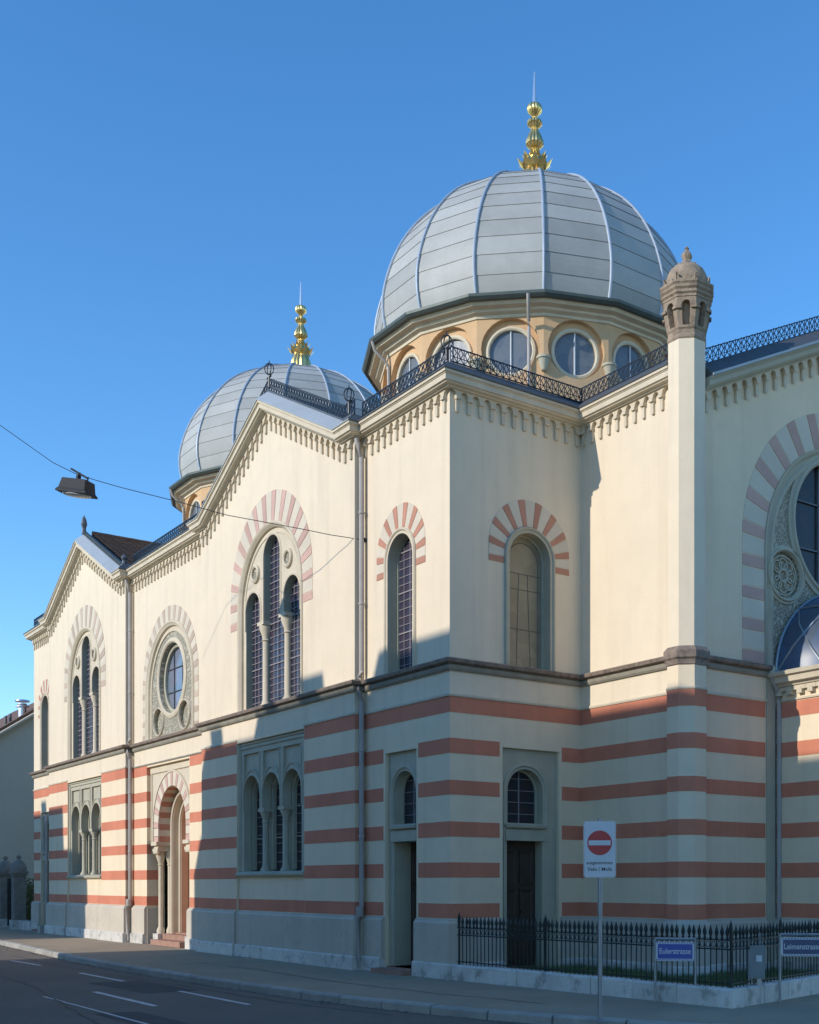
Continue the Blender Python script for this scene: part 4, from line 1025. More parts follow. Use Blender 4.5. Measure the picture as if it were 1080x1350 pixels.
# --------- domes
def dome(cx_, cy_):
    n = 16; dph = PI / 16; Rw = 4.0
    a, b, z0, ex = 4.19, 4.32, 15.40, .95
    # drum faces with oculi
    dr = ob('drum', MB(), 'drum', SY)
    mbw = MB()
    for i in range(n):
        th = i * 2 * PI / n; nrm = (math.cos(th), math.sin(th)); ap = Rw * math.cos(PI / n); hw = Rw * math.sin(PI / n)
        fr = Fr((cx_ + nrm[0] * ap, cy_ + nrm[1] * ap), (-nrm[1], nrm[0])); fr.n = nrm
        hole = circ(0, 14.04, .68, 28)
        plate(mbw, fr, rect(-hw, hw, 11.6, 14.80), [hole], d0=-.13, rim=False)
        vis = -100 < ((math.degrees(th) + 180) % 360 - 180) < 60
        if not vis:
            plate(mbw, fr, hole, d1=-.13, rim=False); continue
        plate(mbw, fr, hole, [circ(0, 13.98, .56, 28)], d1=-.13, d0=-.2, rim=False)
        mb = MB(); sweep(mb, fr, circ(0, 13.98, .50, 32)[::-1], [(0, -.17), (0, -.09), (.03, -.07), (.08, -.08), (.085, -.13)], vertical=False, closed=True)
        wn = ob('round_window', mb, 'trim', dr, smooth=True)
        mb = MB(); plate(mb, fr, circ(0, 13.98, .51, 28), d1=-.16, rim=False); ob('drum_pane', mb, 'glass_blue', dr)
        mb = MB(); v = [fr.p(-.02, 13.48, -.15)]; mb.bar(fr.p(0, 13.48, -.14), fr.p(0, 14.48, -.14), .022, 4); ob('mullion', mb, 'sign_white', dr)
    dr.data = mbw.mesh('drum', 'drum')
    # brackets on the corners
    for i in range(n):
        th = (i + .5) * 2 * PI / n
        if not -110 < ((math.degrees(th) + 180) % 360 - 180) < 70: continue
        mb = MB(); mb.lathe([(.0, 13.42), (.06, 13.45), (.10, 13.55), (.13, 13.66), (.14, 13.69), (.17, 13.71), (.17, 13.76), (.05, 13.78), (.0, 13.78)], 12, (cx_ + (Rw + .04) * math.cos(th), cy_ + (Rw + .04) * math.sin(th), 0)); ob('corner_bracket', mb, 'trim_grey', dr, smooth=True)
    mb = MB(); mb.lathe([(Rw - .1, 14.72), (Rw + .03, 14.72), (Rw + .04, 14.78), (Rw + .14, 14.82), (Rw + .16, 14.87), (Rw + .30, 14.90), (Rw + .33, 14.96), (Rw + .36, 14.97)], n, (cx_, cy_, 0), dph); ob('drum_cornice', mb, 'trim', dr)
    mb = MB(); mb.lathe([(Rw + .33, 14.965), (Rw + .44, 14.97), (Rw + .49, 15.03), (Rw + .50, 15.09), (Rw + .46, 15.09), (Rw + .42, 15.05), (Rw + .30, 15.10), (Rw + .02, 15.24), (Rw - .1, 15.26)], n, (cx_, cy_, 0), dph); ob('drum_gutter', mb, 'gutter', dr)
    # snow guard rod
    pts = [(cx_ + (Rw + .12) * math.cos(dph + k * 2 * PI / n), cy_ + (Rw + .12) * math.sin(dph + k * 2 * PI / n), 15.24) for k in range(n)]
    mb = MB()
    for k in range(n):
        p, q = Vector(pts[k]), Vector(pts[(k + 1) % n]); mb.bar(p, q, .014, 4)
        for s_ in (.15, .5, .85): r_ = p.lerp(q, s_); mb.bar(r_, (r_.x, r_.y, 15.17), .012, 4)
    ob('snow_guard', mb, 'zinc_rib', dr)
    def prof(t):            # t in radians of superellipse
        ct, st = max(math.cos(t), 0), math.sin(t)
        z_ = z0 + b * (1 if st >= 0 else -1) * abs(st) ** ex
        return (a * abs(ct) ** ex - .19 * max(0, 1 - (z_ - 15.23) / 1.2) ** 2, z_)
    # arc length param
    T0 = -math.asin(min(1, ((z0 - 15.23) / b) ** (1 / ex))); ts = [T0 + (PI / 2 - T0) * i / 200 for i in range(201)]
    P = [prof(t) for t in ts]
    d = ob('dome', MB(), 'zinc', SY)
    mb = MB(); mb.lathe([(max(r_ - .04, .02), z_ - .02) for r_, z_ in (P[::10])], n, (cx_, cy_, 0), dph); d.data = mb.mesh('dome', 'seam')
    rows = 15; rest = MB()
    for j in range(rows - 1):
        seg = [lerp_path(P, (j + s_) / rows) for s_ in (0, .25, .5, .75, 1)]
        for i in range(n):
            a0 = dph + i * 2 * PI / n; a1 = a0 + 2 * PI / n
            mb = MB(); vs = []
            for q, (r_, z_) in enumerate(seg):
                lap = .011 * (1 - q / 4)
                for (aa, bb) in ((a0, a1), (a1, a0)):
                    x0, y0 = (r_ + lap) * math.cos(aa), (r_ + lap) * math.sin(aa); x1, y1 = (r_ + lap) * math.cos(bb), (r_ + lap) * math.sin(bb)
                    e = .010 / max(.3, r_ * 2 * PI / n)
                    vs.append((cx_ + x0 + (x1 - x0) * e, cy_ + y0 + (y1 - y0) * e, z_ + (.004 if q == 0 else -.002 if q == 4 else 0)))
            fs = [(2 * q, 2 * q + 1, 2 * q + 3, 2 * q + 2) for q in range(4)]
            r_, z_ = seg[0]   # folded lower edge
            vs += [(cx_ + (r_ - .03) * math.cos(a0), cy_ + (r_ - .03) * math.sin(a0), z_ + .008), (cx_ + (r_ - .03) * math.cos(a1), cy_ + (r_ - .03) * math.sin(a1), z_ + .008)]
            fs.append((0, 1, 11, 10))
            am = (math.degrees((a0 + a1) / 2) + 180) % 360 - 180
            if -140 < am < 30 and j < 12: mb.add(vs, fs); ob('dome_panel', mb, 'zinc', d)
            else: rest.add(vs, fs)
    ob('dome_sheeting', rest, 'zinc', d, kind='stuff')
    for i in range(n):
        th = dph + i * 2 * PI / n
        mb = MB(); mb.tube([(cx_ + (r_ + .015) * math.cos(th), cy_ + (r_ + .025) * math.sin(th), z_) for r_, z_ in P[:186:6]], .036, 8, up=(-math.sin(th), math.cos(th), 0)); ob('dome_rib', mb, 'zinc_rib', d, smooth=True)
    mb = MB(); mb.lathe([(lerp_path(P, (rows - 1) / rows)[0] + .02, lerp_path(P, (rows - 1) / rows)[1]), (.45, z0 + b - .02), (.40, z0 + b + .05), (.0, z0 + b + .06)], n, (cx_, cy_, 0), dph); ob('dome_cap', mb, 'zinc', d)
    # gilded finial
    f = MB(); zb = z0 + b
    f.lathe([(.34, zb), (.36, zb + .45), (.30, 20.30), (.24, 20.48), (.36, 20.56), (.32, 20.66), (.20, 20.78), (.13, 20.92), (.10, 21.0), (.19, 21.06), (.24, 21.12), (.235, 21.2), (.17, 21.36), (.10, 21.5), (.09, 21.56), (.16, 21.60), (.205, 21.66), (.19, 21.73), (.09, 21.78), (.06, 21.84), (.10, 21.9), (.19, 21.98), (.205, 22.06), (.17, 22.15), (.08, 22.2), (.0, 22.24)], 32, (cx_, cy_, 0), flute=-.10)
    fin = ob('finial', f, 'gold', SY, smooth=True)
    mb = MB()
    for k in range(10):
        t = k * 2 * PI / 10; co, si = math.cos(t), math.sin(t); s2, c2 = math.sin(t + .25), math.cos(t + .25); s3, c3 = math.sin(t - .25), math.cos(t - .25)
        v = [(cx_ + .30 * co, cy_ + .30 * si, 20.40), (cx_ + .38 * c2, cy_ + .38 * s2, 20.52), (cx_ + .49 * co, cy_ + .49 * si, 20.68), (cx_ + .38 * c3, cy_ + .38 * s3, 20.52), (cx_ + .40 * co, cy_ + .40 * si, 20.55)]
        mb.add(v, [(0, 1, 4), (1, 2, 4), (2, 3, 4), (3, 0, 4)])
        t += PI / 10; co, si = math.cos(t), math.sin(t); s2, c2 = math.sin(t + .3), math.cos(t + .3); s3, c3 = math.sin(t - .3), math.cos(t - .3)
        v = [(cx_ + .20 * co, cy_ + .20 * si, 20.60), (cx_ + .25 * c2, cy_ + .25 * s2, 20.70), (cx_ + .35 * co, cy_ + .35 * si, 20.86), (cx_ + .25 * c3, cy_ + .25 * s3, 20.70), (cx_ + .27 * co, cy_ + .27 * si, 20.72)]
        mb.add(v, [(0, 1, 4), (1, 2, 4), (2, 3, 4), (3, 0, 4)])
    ob('crown_leaves', mb, 'gold', fin)
    mb = MB(); mb.bar((cx_, cy_, 22.2), (cx_, cy_, 23.03), .06, 8, .02); ob('spike', mb, 'silver', fin)
    # drum downpipes
    for ang in (-38.6, -100):
        th = R(ang); mb = MB(); e = lambda r_, z_: (cx_ + r_ * math.cos(th), cy_ + r_ * math.sin(th), z_)
        mb.tube([e(Rw + .46, 15.0), e(Rw + .40, 14.80), e(Rw + .10, 14.55), e(Rw + .04, 14.45), e(Rw + .02, 12.0)], .04, 8); ob('downpipe', mb, 'pipe', SY, smooth=True)
for c_ in PC: dome(c_, 7.23)

# --------- roofs behind the parapets
mb = MB(); mb.add([(-27.7, 3.0, 10.7), (2.6, 3.0, 10.7), (2.6, 7.23, 12.75), (-27.7, 7.23, 12.75), (2.6, 11.46, 10.7), (-27.7, 11.46, 10.7)], [(0, 1, 2, 3), (3, 2, 4, 5)])
ob('roof', mb, 'slate', SY)
for (x0, x1) in ((-27.7, -25.02), (PC[1] + HW, PC[0] - HW), (W, -.02)):
    mb = MB(); mb.add([(x0, -.02, ZT + .22), (x1, -.02, ZT + .22), (x1, 3.4, ZT + .30), (x0, 3.4, ZT + .30)], [(0, 1, 2, 3)]); ob('roof', mb, 'lead', SY)
for c in PC:
    z1 = ZT + KINK * SL + .27; z0 = ZT + .26
    mb = MB(); mb.add([(c - KINK, -.06, z0), (c, -.06, z1), (c + KINK, -.06, z0), (c + KINK, 6, z0), (c, 6, z1), (c - KINK, 6, z0)], [(0, 1, 4, 5), (1, 2, 3, 4)])
    rf = ob('roof', mb, 'slate', SY)
    if c < -10:   # visible tiled slope: rows of tiles
        mb = MB(); rows = 18; cols = 26
        for j in range(rows):
            for i in range(cols):
                xa = c + KINK * j / rows; xb = c + KINK * (j + 1.12) / rows
                ya = .05 + 5.2 * i / cols; yb = ya + 5.2 / cols - .01
                za = z1 - (xa - c) * SL + .02; zb_ = z1 - (xb - c) * SL + .075; h_ = random.uniform(-.008, .012)
                mb.add([(xa, ya, za + h_), (xa, yb, za + h_), (xb, yb, zb_ + h_), (xb, ya, zb_ + h_), (xb, ya, zb_ - .05), (xb, yb, zb_ - .05), (xa, (ya + yb) / 2, za + .02 + h_), (xb, (ya + yb) / 2, zb_ + .025 + h_)], [(0, 3, 7, 6), (6, 7, 2, 1), (3, 4, 5, 2, 7)])
        ob('roof_tiles', mb, 'tile', rf, kind='stuff')
        mb = MB()
        for i in range(13): mb.bar((c, .05 + .4 * i, z1 + .05), (c, .05 + .4 * i + .42, z1 + .06), .09, 8, .075)
        ob('ridge_tiles', mb, 'tile', rf)
# back and inner closing walls so that no light leaks
mb = MB(); mb.box(-27.6, 2.6, 11.3, 11.5, 0, 10.7); ob('wall', mb, 'plaster', SY)

# --------- downpipes in the corners
for (x, y, zt_) in ((W + .10, -.10, ZT - .55), (PC[1] + HW + .10, -.10, ZT - .55)):
    mb = MB(); mb.tube([(x + .0, y - .12, ZT - .05), (x, y - .10, ZT - .35), (x, y, ZT - .6), (x, y, 5.9), (x, y - .06, 5.75), (x, y - .08, 5.5), (x, y, 5.3), (x, y, 1.25), (x, y - .08, 1.0), (x, y - .08, .06)], .052, 10)
    for z in (9.0, 7.2, 4.3, 2.6): mb.lathe([(.06, z), (.066, z + .01), (.066, z + .04), (.06, z + .05)], 10, (x, y, 0))
    mb.lathe([(.07, 1.05), (.08, 1.1), (.08, 1.22), (.07, 1.25)], 10, (x, y - .04, 0))
    ob('downpipe', mb, 'pipe', SY, smooth=True)
mb = MB(); x, y = -25.75, -.16; mb.tube([(x - .5, -.05, 4.05), (x - .12, -.1, 4.05), (x, -.1, 3.9), (x, -.1, .1)], .05, 8); mb.box(x - .2, x + .15, -.35, -.1, 0, .25); ob('downpipe', mb, 'pipe', SY)

# ------------------------------------------------------------------ fence round the forecourt
FN = [(0.16, .06), (6.45, .44), (5.62, 3.4), (5.2, 5.0)]
FE = thing('iron_fence', 'dark spiked iron fence on a low white stone kerb before the synagogue corner', 'fence')
def pick_mesh(h=.86):
    mb = MB(); mb.bar((0, 0, 0), (0, 0, h - .15), .0095, 6)
    mb.lathe([(.010, h - .20), (.022, h - .19), (.022, h - .17), (.012, h - .16), (.030, h - .10), (.026, h - .07), (.012, h - .03), (0, h + .02)], 6)
    mb.lathe([(.010, h - .30), (.02, h - .285), (.010, h - .27)], 6)
    return mb.mesh('picket', 'iron', True)
PK = pick_mesh()
TP = .27
for si, (a, b) in enumerate(zip(FN, FN[1:])):
    L_ = math.hypot(b[0] - a[0], b[1] - a[1]); ux, uy = (b[0] - a[0]) / L_, (b[1] - a[1]) / L_; nx, ny = uy, -ux
    # stone blocks
    n = max(1, round(L_ / .85))
    for i in range(n):
        s0, s1 = L_ * i / n + .006, L_ * (i + 1) / n - .006
        if si == 0 and i == n - 1: s1 = L_ + .13
        if si > 0 and i == 0: s0 = .14
        h = TP + random.uniform(-.008, .008); wd = .13 + random.uniform(-.01, .01); c_ = .025
        mb = MB(); v = []
        for s_ in (s0, s1):
            for (o, z) in ((-wd, -.02), (-wd, h - c_), (-wd + c_, h), (wd - c_, h), (wd, h - c_), (wd, -.02)):
                v.append((a[0] + ux * s_ + nx * o, a[1] + uy * s_ + ny * o, z))
        mb.add(v, [tuple(range(6)), tuple(range(11, 5, -1))] + [(k, k + 1, k + 7, k + 6) for k in range(5)])
        ob('kerb_block', mb, 'marble', FE)
    m_ = max(1, round(L_ / .105))
    for i in range(m_ + (1 if si == 2 else 0)):
        s_ = L_ * (i + .5) / m_
        o = bpy.data.objects.new('picket', PK); col.objects.link(o); o.parent = FE
        o.location = (a[0] + ux * s_, a[1] + uy * s_, TP - .01); o.rotation_euler = (random.uniform(-.012, .012), random.uniform(-.012, .012), 0)
    mb = MB()
    for z in (TP + .05, TP + .52, TP + .65): mb.bar((a[0], a[1], z), (b[0], b[1], z), .013, 4)
    for i in range(m_ - 1):
        s_ = L_ * (i + 1) / m_
        pts = [(a[0] + ux * (s_ + .032 * math.cos(t)), a[1] + uy * (s_ + .032 * math.cos(t)), TP + .585 + .045 * math.sin(t)) for t in [k * PI / 4 for k in range(8)]]
        mb.tube(pts, .006, 4, closed=True)
    ob('fence_rail', mb, 'iron', FE)
    for s_ in ([0.05, L_ * .38, L_] if si == 0 else [L_ * .5]):
        mb = MB(); x, y = a[0] + ux * s_, a[1] + uy * s_
        mb.lathe([(.028, 0), (.018, .04), (.016, .66), (.026, .69), (.018, .73), (.032, .81), (.02, .87), (0, .93)], 8, (x, y, TP)); ob('fence_post', mb, 'iron', FE, smooth=True)
# lawn strip inside
LN = [(0.2, .2), (6.3, .58), (5.5, 3.3), (5.15, 5.3), (2.95, 5.3), (2.95, 3.0), (0.05, 3.0)]
mb = MB(); mb.add([(x, y, .10) for x, y in LN], [tuple(range(len(LN)))]); ob('lawn', mb, 'soil', kind='structure')
rg = random.Random(3); mb = MB()
def inpoly(x, y, P):
    c = False; j = len(P) - 1
    for i in range(len(P)):
        if (P[i][1] > y) != (P[j][1] > y) and x < (P[j][0] - P[i][0]) * (y - P[i][1]) / (P[j][1] - P[i][1]) + P[i][0]: c = not c
        j = i
    return c
cnt = 0
while cnt < 16000:
    x, y = rg.uniform(0, 6.4), rg.uniform(.2, 5.3)
    if not inpoly(x, y, LN): continue
    cnt += 1; a = rg.uniform(0, 6.28); h = rg.uniform(.05, .12); ww = .006; lx, ly = rg.uniform(-.03, .03), rg.uniform(-.03, .03)
    mb.v += [(x - ww * math.cos(a), y - ww * math.sin(a), .098), (x + ww * math.cos(a), y + ww * math.sin(a), .098), (x + lx, y + ly, .1 + h)]; k = len(mb.v); mb.f.append((k - 3, k - 2, k - 1))
me = bpy.data.meshes.new('grass'); me.from_pydata(mb.v, [], mb.f); me.materials.append(M['grass'])
ob('grass', me, kind='stuff')
mb = MB(); mb.box(1.2, 2.4, 1.0, 1.9, .1, .13)

# ------------------------------------------------------------------ signs and small street furniture
def text(s, size, m, parent, loc, rot, ext=.001, name='lettering', sx=1.0):
    cu = bpy.data.curves.new('txt', 'FONT'); cu.body = s; cu.size = size; cu.align_x = 'CENTER'; cu.align_y = 'CENTER'; cu.extrude = ext; cu.offset = size * .012
    to = bpy.data.objects.new('txt', cu); col.objects.link(to)
    bpy.context.view_layer.update()
    me = bpy.data.meshes.new_from_object(to.evaluated_get(bpy.context.evaluated_depsgraph_get()))
    bpy.data.objects.remove(to); me.materials.clear(); me.materials.append(M[m])
    o = bpy.data.objects.new(name, me); col.objects.link(o); o.parent = parent; o.location = loc; o.rotation_euler = rot; o.scale = (sx, 1, 1)
    return o
def rrect(w_, h, r, n=5):
    pts = []
    for (cx_, cz, a0) in ((w_ / 2 - r, h / 2 - r, 0), (-w_ / 2 + r, h / 2 - r, 90), (-w_ / 2 + r, -h / 2 + r, 180), (w_ / 2 - r, -h / 2 + r, 270)):
        for k in range(n + 1): t = R(a0 + 90 * k / n); pts.append((cx_ + r * math.cos(t), cz + r * math.sin(t)))
    return pts
lf = Fr((0, 0), (1, 0))           # local frame: faces -Y
NE = thing('no_entry_sign', 'red and white no entry sign on a tall thin grey post at the kerb', 'road sign', loc=(6.65, -2.07, 0), rz=R(46))
mb = MB(); mb.lathe([(.028, -.12), (.028, 2.5)], 12); mb.lathe([(.07, 0), (.07, .01), (.03, .03)], 12); ob('post', mb, 'sign_grey', NE, smooth=True)
def shift(pts, dz, dx=0): return [(u + dx, z + dz) for u, z in pts]
ZP = 2.12
mb = MB(); plate(mb, Fr((0, -.036), (1, 0)), shift(rrect(.40, .70, .035), ZP), d1=.012, d0=-.006); plate(mb, Fr((0, -.036), (1, 0)), shift(rrect(.40, .70, .035), ZP), d1=-.006, rim=False); pl = ob('sign_frame', mb, 'sign_grey', NE)
mb = MB(); plate(mb, Fr((0, -.048), (1, 0)), shift(rrect(.375, .675, .03), ZP), d1=.003, d0=0); ob('sign_face', mb, 'sign_white', NE)
mb = MB(); plate(mb, Fr((0, -.051), (1, 0)), circ(0, ZP + .08, .152, 40), d1=.003, d0=0); ob('red_disc', mb, 'sign_red', NE)
mb = MB(); plate(mb, Fr((0, -.054), (1, 0)), rect(-.135, .135, ZP + .05, ZP + .11), d1=.003, d0=0); ob('white_bar', mb, 'sign_white', NE)
text('ausgenommen', .056, 'black', NE, (0, -.052, ZP - .165), (R(90), 0, 0)); text('Velo / Mofa', .064, 'black', NE, (0, -.052, ZP - .245), (R(90), 0, 0))
mb = MB(); mb.box(-.035, .035, -.036, .035, ZP + .2, ZP + .24); mb.box(-.035, .035, -.036, .035, ZP - .28, ZP - .24); ob('clamp', mb, 'sign_grey', NE)

def street_sign(name, label, loc, rz, w_, h, zc, s_, m, size, sx):
    t = thing(name, label, 'street sign', loc=loc, rz=rz)
    for k in (-1, 1):
        mb = MB(); mb.lathe([(.019, -.02), (.019, zc + h / 2 + .04)], 10, (k * (w_ / 2 + .015), 0, 0)); ob('post', mb, 'sign_grey', t, smooth=True)
    mb = MB(); mb.tube([(-w_ / 2 - .015, 0, zc + h / 2 + .04), (w_ / 2 + .015, 0, zc + h / 2 + .04)], .018, 8); ob('top_rail', mb, 'sign_grey', t, smooth=True)
    mb = MB(); plate(mb, Fr((0, -.022), (1, 0)), shift(rrect(w_, h, .015), zc), d1=.004, d0=-.004); ob('sign_border', mb, 'sign_white', t)
    # dashed enamel edge
    mb = MB(); n = 14
    for i in range(n):
        u = -w_ / 2 + w_ * (i + .5) / n
        for sg in (-1, 1): plate(mb, Fr((0, -.026), (1, 0)), rect(u - w_ / n * .3, u + w_ / n * .3, zc + sg * (h / 2 - .016) - .006, zc + sg * (h / 2 - .016) + .006), d1=.002, d0=0)
    ob('edge_pattern', mb, m, t, kind='stuff')
    mb = MB(); plate(mb, Fr((0, -.026), (1, 0)), shift(rrect(w_ - .05, h - .065, .01), zc), d1=.003, d0=0); ob('sign_face', mb, m, t)
    text(s_, size, 'sign_white', t, (0, -.031, zc), (R(90), 0, 0), sx=sx)
    return t
street_sign('street_name_sign', 'small bright blue street name plate reading Eulerstrasse before the fence', (5.66, .14, 0), R(40), .54, .27, .745, 'Eulerstrasse', 'sign_blue', .115, .80)
street_sign('street_name_sign', 'dark blue street name plate reading Leimenstrasse in a tube frame, beside the grey box', (6.65, 1.685, 0), R(47), .60, .27, .80, 'Leimenstrasse', 'sign_blue2', .115, .80)

UB = thing('cable_box', 'grey electrical cabinet on two stub legs by the fence corner', 'cabinet', loc=(6.32, 1.08, 0), rz=R(40))
mb = MB(); mb.box(-.125, .125, -.08, .08, .36, .80); ob('cabinet', mb, 'box', UB)
mb = MB(); mb.box(-.135, .135, -.09, .09, .80, .825); ob('lid', mb, 'box', UB)
mb = MB(); mb.box(-.105, .105, -.088, -.082, .40, .77); ob('cabinet_door', mb, 'box', UB)
mb = MB(); mb.box(.01, .09, -.093, -.089, .60, .69); ob('sticker', mb, 'sign_white', UB)
for s_ in (-.08, .05):
    mb = MB(); mb.box(s_ - .03, s_ + .03, -.04, .04, -.02, .36); ob('leg', mb, 'sign_grey', UB)
mb = MB(); mb.bar((-.07, .05, .8), (-.07, .05, 1.0), .012); mb.bar((.06, .05, .8), (.06, .05, 1.0), .012); ob('conduit', mb, 'sign_grey', UB)

# ------------------------------------------------------------------ hanging street lamp on its span wire
SW = thing('span_wire', 'thin dark span wire crossing the street from the facade', 'cable')
pts = [(-3.05, -.02, 8.50), (-3.49, -.55, 8.61), (-3.85, -.97, 8.73), (-4.84, -2.13, 9.03), (-5.45, -2.9, 9.30), (-6.2, -3.78, 9.60), (-6.55, -4.18, 9.76), (-6.82, -4.5, 9.90), (-7.1, -4.84, 10.12), (-7.79, -5.66, 10.88)]
e_ = Vector(pts[-1]); d_ = (e_ - Vector(pts[-2])).normalized()
pts += [tuple(e_ + d_ * 1.2 + Vector((0, 0, -.25))), (-10.5, -9.5, 12.3), (-13.2, -13.95, 12.6)]
mb = MB(); mb.tube(pts, .0075, 6); ob('wire', mb, 'cable', SW)
mb = MB(); mb.bar((-3.05, .03, 8.5), (-3.05, -.06, 8.5), .03, 8); mb.lathe([(.03, 8.46), (.045, 8.5), (.03, 8.54)], 8, (-3.05, -.06, 0)); ob('anchor', mb, 'iron', SW)
LP = thing('street_lamp', 'dark hanging street lamp on the span wire against the sky', 'lamp', loc=(-6.75, -4.42, 9.85), rz=R(38)); LP.rotation_euler = (0, R(10), R(38))
mb = MB()
mb.add([(-.28, -.15, -.10), (.26, -.15, -.10), (.26, .15, -.10), (-.28, .15, -.10), (-.31, -.18, -.30), (.29, -.18, -.30), (.29, .18, -.30), (-.31, .18, -.30), (-.36, -.2, -.35), (.34, -.2, -.35), (.34, .2, -.35), (-.36, .2, -.35), (-.36, -.2, -.38), (.34, -.2, -.38), (.34, .2, -.38), (-.36, .2, -.38)],
       [(0, 1, 2, 3), (0, 1, 5, 4), (1, 2, 6, 5), (2, 3, 7, 6), (3, 0, 4, 7), (4, 5, 9, 8), (5, 6, 10, 9), (6, 7, 11, 10), (7, 4, 8, 11), (8, 9, 13, 12), (9, 10, 14, 13), (10, 11, 15, 14), (11, 8, 12, 15), (12, 13, 14, 15)])
ob('housing', mb, 'lamp', LP)
mb = MB(); mb.lathe([(.30, -.38), (.28, -.405), (.15, -.415), (0, -.42)], 16); me = mb.mesh('lamp_bowl', 'lamp_glass', True); o = ob('lamp_bowl', me, parent=LP); o.scale = (1.05, .62, 1)
mb = MB(); mb.bar((-.02, 0, -.12), (-.02, 0, .0), .05, 8); mb.bar((-.02, 0, -.02), (-.02, 0, .06), .03, 8); mb.bar((.20, 0, -.12), (.20, 0, -.01), .015, 6); mb.bar((-.22, .0, .12), (.20, 0, -.04), .02, 6); ob('hanger', mb, 'lamp', LP)

# ------------------------------------------------------------------ far left: gate pillars, gate, hedge, neighbour
def pillar(x, y, label):
    t = thing('gate_pillar', label, 'pillar', group=None, loc=(x, y, 0))
    mb = MB(); mb.box(-.27, .27, -.27, .27, 0, .34); ob('base', mb, 'marble', t)
    mb = MB(); mb.box(-.21, .21, -.21, .21, .34, 2.0); ob('shaft', mb, 'pillar', t)
    mb = MB(); mb.box(-.25, .25, -.25, .25, 2.0, 2.08); mb.box(-.29, .29, -.29, .29, 2.08, 2.16); ob('cap', mb, 'pillar', t)
    mb = MB(); mb.lathe([(.30, 2.16), (.30, 2.22), (.28, 2.34), (.21, 2.48), (.12, 2.57), (.06, 2.60), (.05, 2.63), (.09, 2.67), (.09, 2.72), (.03, 2.77), (0, 2.78)], 12); ob('domed_top', mb, 'pillar', t, smooth=True)
pillar(-29.75, -.05, 'stone gate pillar with domed top, the one nearer the synagogue'); pillar(-31.75, -.05, 'stone gate pillar with domed top, cut by the left edge')
G = thing('iron_gate', 'black iron bar gate between the two stone pillars', 'gate', loc=(-30.75, -.05, 0))
for i in range(11):
    mb = MB(); x = -.66 + .132 * i; mb.bar((x, 0, .08), (x, 0, 1.9), .016, 6); ob('bar', mb, 'iron', G)
mb = MB()
for z in (.15, 1.0, 1.78): mb.bar((-.7, 0, z), (.7, 0, z), .022, 4)
ob('rail', mb, 'iron', G)
LW = thing('garden_wall', 'low stone wall under the hedge beside the gate pillar', 'wall')
for i in range(3):
    mb = MB(); mb.box(-29.35 + .52 * i, -29.35 + .52 * (i + 1) - .01, -.15, .12, 0, .33); ob('wall_block', mb, 'marble', LW)
HG = thing('hedge', 'dense yellow green hedge behind the gate pillars', 'hedge')
rg = random.Random(5); mb = MB()
for i in range(5200):
    x = rg.uniform(-34, -27.95); y = rg.uniform(.35, 1.6); z = rg.uniform(.1, 1.75 + .2 * math.sin(x * 5)); s_ = rg.uniform(.03, .07)
    a, b2 = rg.uniform(0, 6.28), rg.uniform(-1, 1); ax = Vector((math.cos(a), math.sin(a), b2)).normalized(); bx = ax.cross(Vector((rg.random(), rg.random(), rg.random() + .1))).normalized()
    p = Vector((x, y, z)); k = len(mb.v); mb.v += [tuple(p - ax * s_), tuple(p + bx * s_ * .6), tuple(p + ax * s_), tuple(p - bx * s_ * .6)]; mb.f.append((k, k + 1, k + 2, k + 3))
me = bpy.data.meshes.new('foliage'); me.from_pydata(mb.v, [], mb.f); me.materials.append(M['leaf']); ob('foliage', me, parent=HG)
mb = MB()
for i in range(30):
    x = -33.8 + .2 * i; mb.bar((x, 1.0, 0), (x + rg.uniform(-.1, .1), 1.0 + rg.uniform(-.2, .2), 1.5), .02, 5, .008)
ob('stems', mb, 'twig', HG)

NB = thing('neighbour_house', 'plain grey house gable with sloping eave beyond the synagogue at the left edge', 'house')
nx = -34.0
mb = MB()
prof = [(-4.2, 0), (-4.2, 4.6), (3.6, 10.05), (11.4, 4.6), (11.4, 0)]
n = len(prof); mb.add([(nx, y, z) for y, z in prof] + [(nx - 12, y, z) for y, z in prof], [tuple(range(n)), tuple(range(2 * n - 1, n - 1, -1))] + [(i, (i + 1) % n, n + (i + 1) % n, n + i) for i in range(n)])
ob('wall', mb, 'far_wall', NB)
mb = MB()
for (a, b) in (((-4.6, 4.43), (3.6, 10.16)), ((3.6, 10.16), (11.8, 4.43))):
    v = [(nx + .22, *a), (nx + .22, *b), (nx - 12.2, *b), (nx - 12.2, *a)]; v += [(x, y, z + .16) for x, y, z in v]
    mb.add(v, [(0, 1, 2, 3), (4, 5, 6, 7), (0, 1, 5, 4), (1, 2, 6, 5), (2, 3, 7, 6), (3, 0, 4, 7)])
ob('roof', mb, 'tile', NB)
mb = MB(); mb.bar((nx + .25, -4.6, 4.38), (nx + .25, 3.6, 10.11), .06, 6); ob('verge_board', mb, 'pale_wall', NB)
mb = MB(); mb.lathe([(.16, 7.9), (.16, 9.05), (.26, 9.05), (.26, 9.1), (.18, 9.16), (.18, 9.2)], 12, (nx - 1.0, 1.35, 0)); mb.lathe([(.3, 9.28), (.28, 9.34), (0, 9.38)], 12, (nx - 1.0, 1.35, 0)); ob('flue', mb, 'silver', NB, smooth=True)
mb = MB(); mb.bar((nx - .9, .68, 8.0), (nx - .9, .68, 8.62), .05, 8); mb.bar((nx - .9, .86, 8.0), (nx - .9, .86, 8.72), .05, 8); ob('vent_pipe', mb, 'lead', NB)

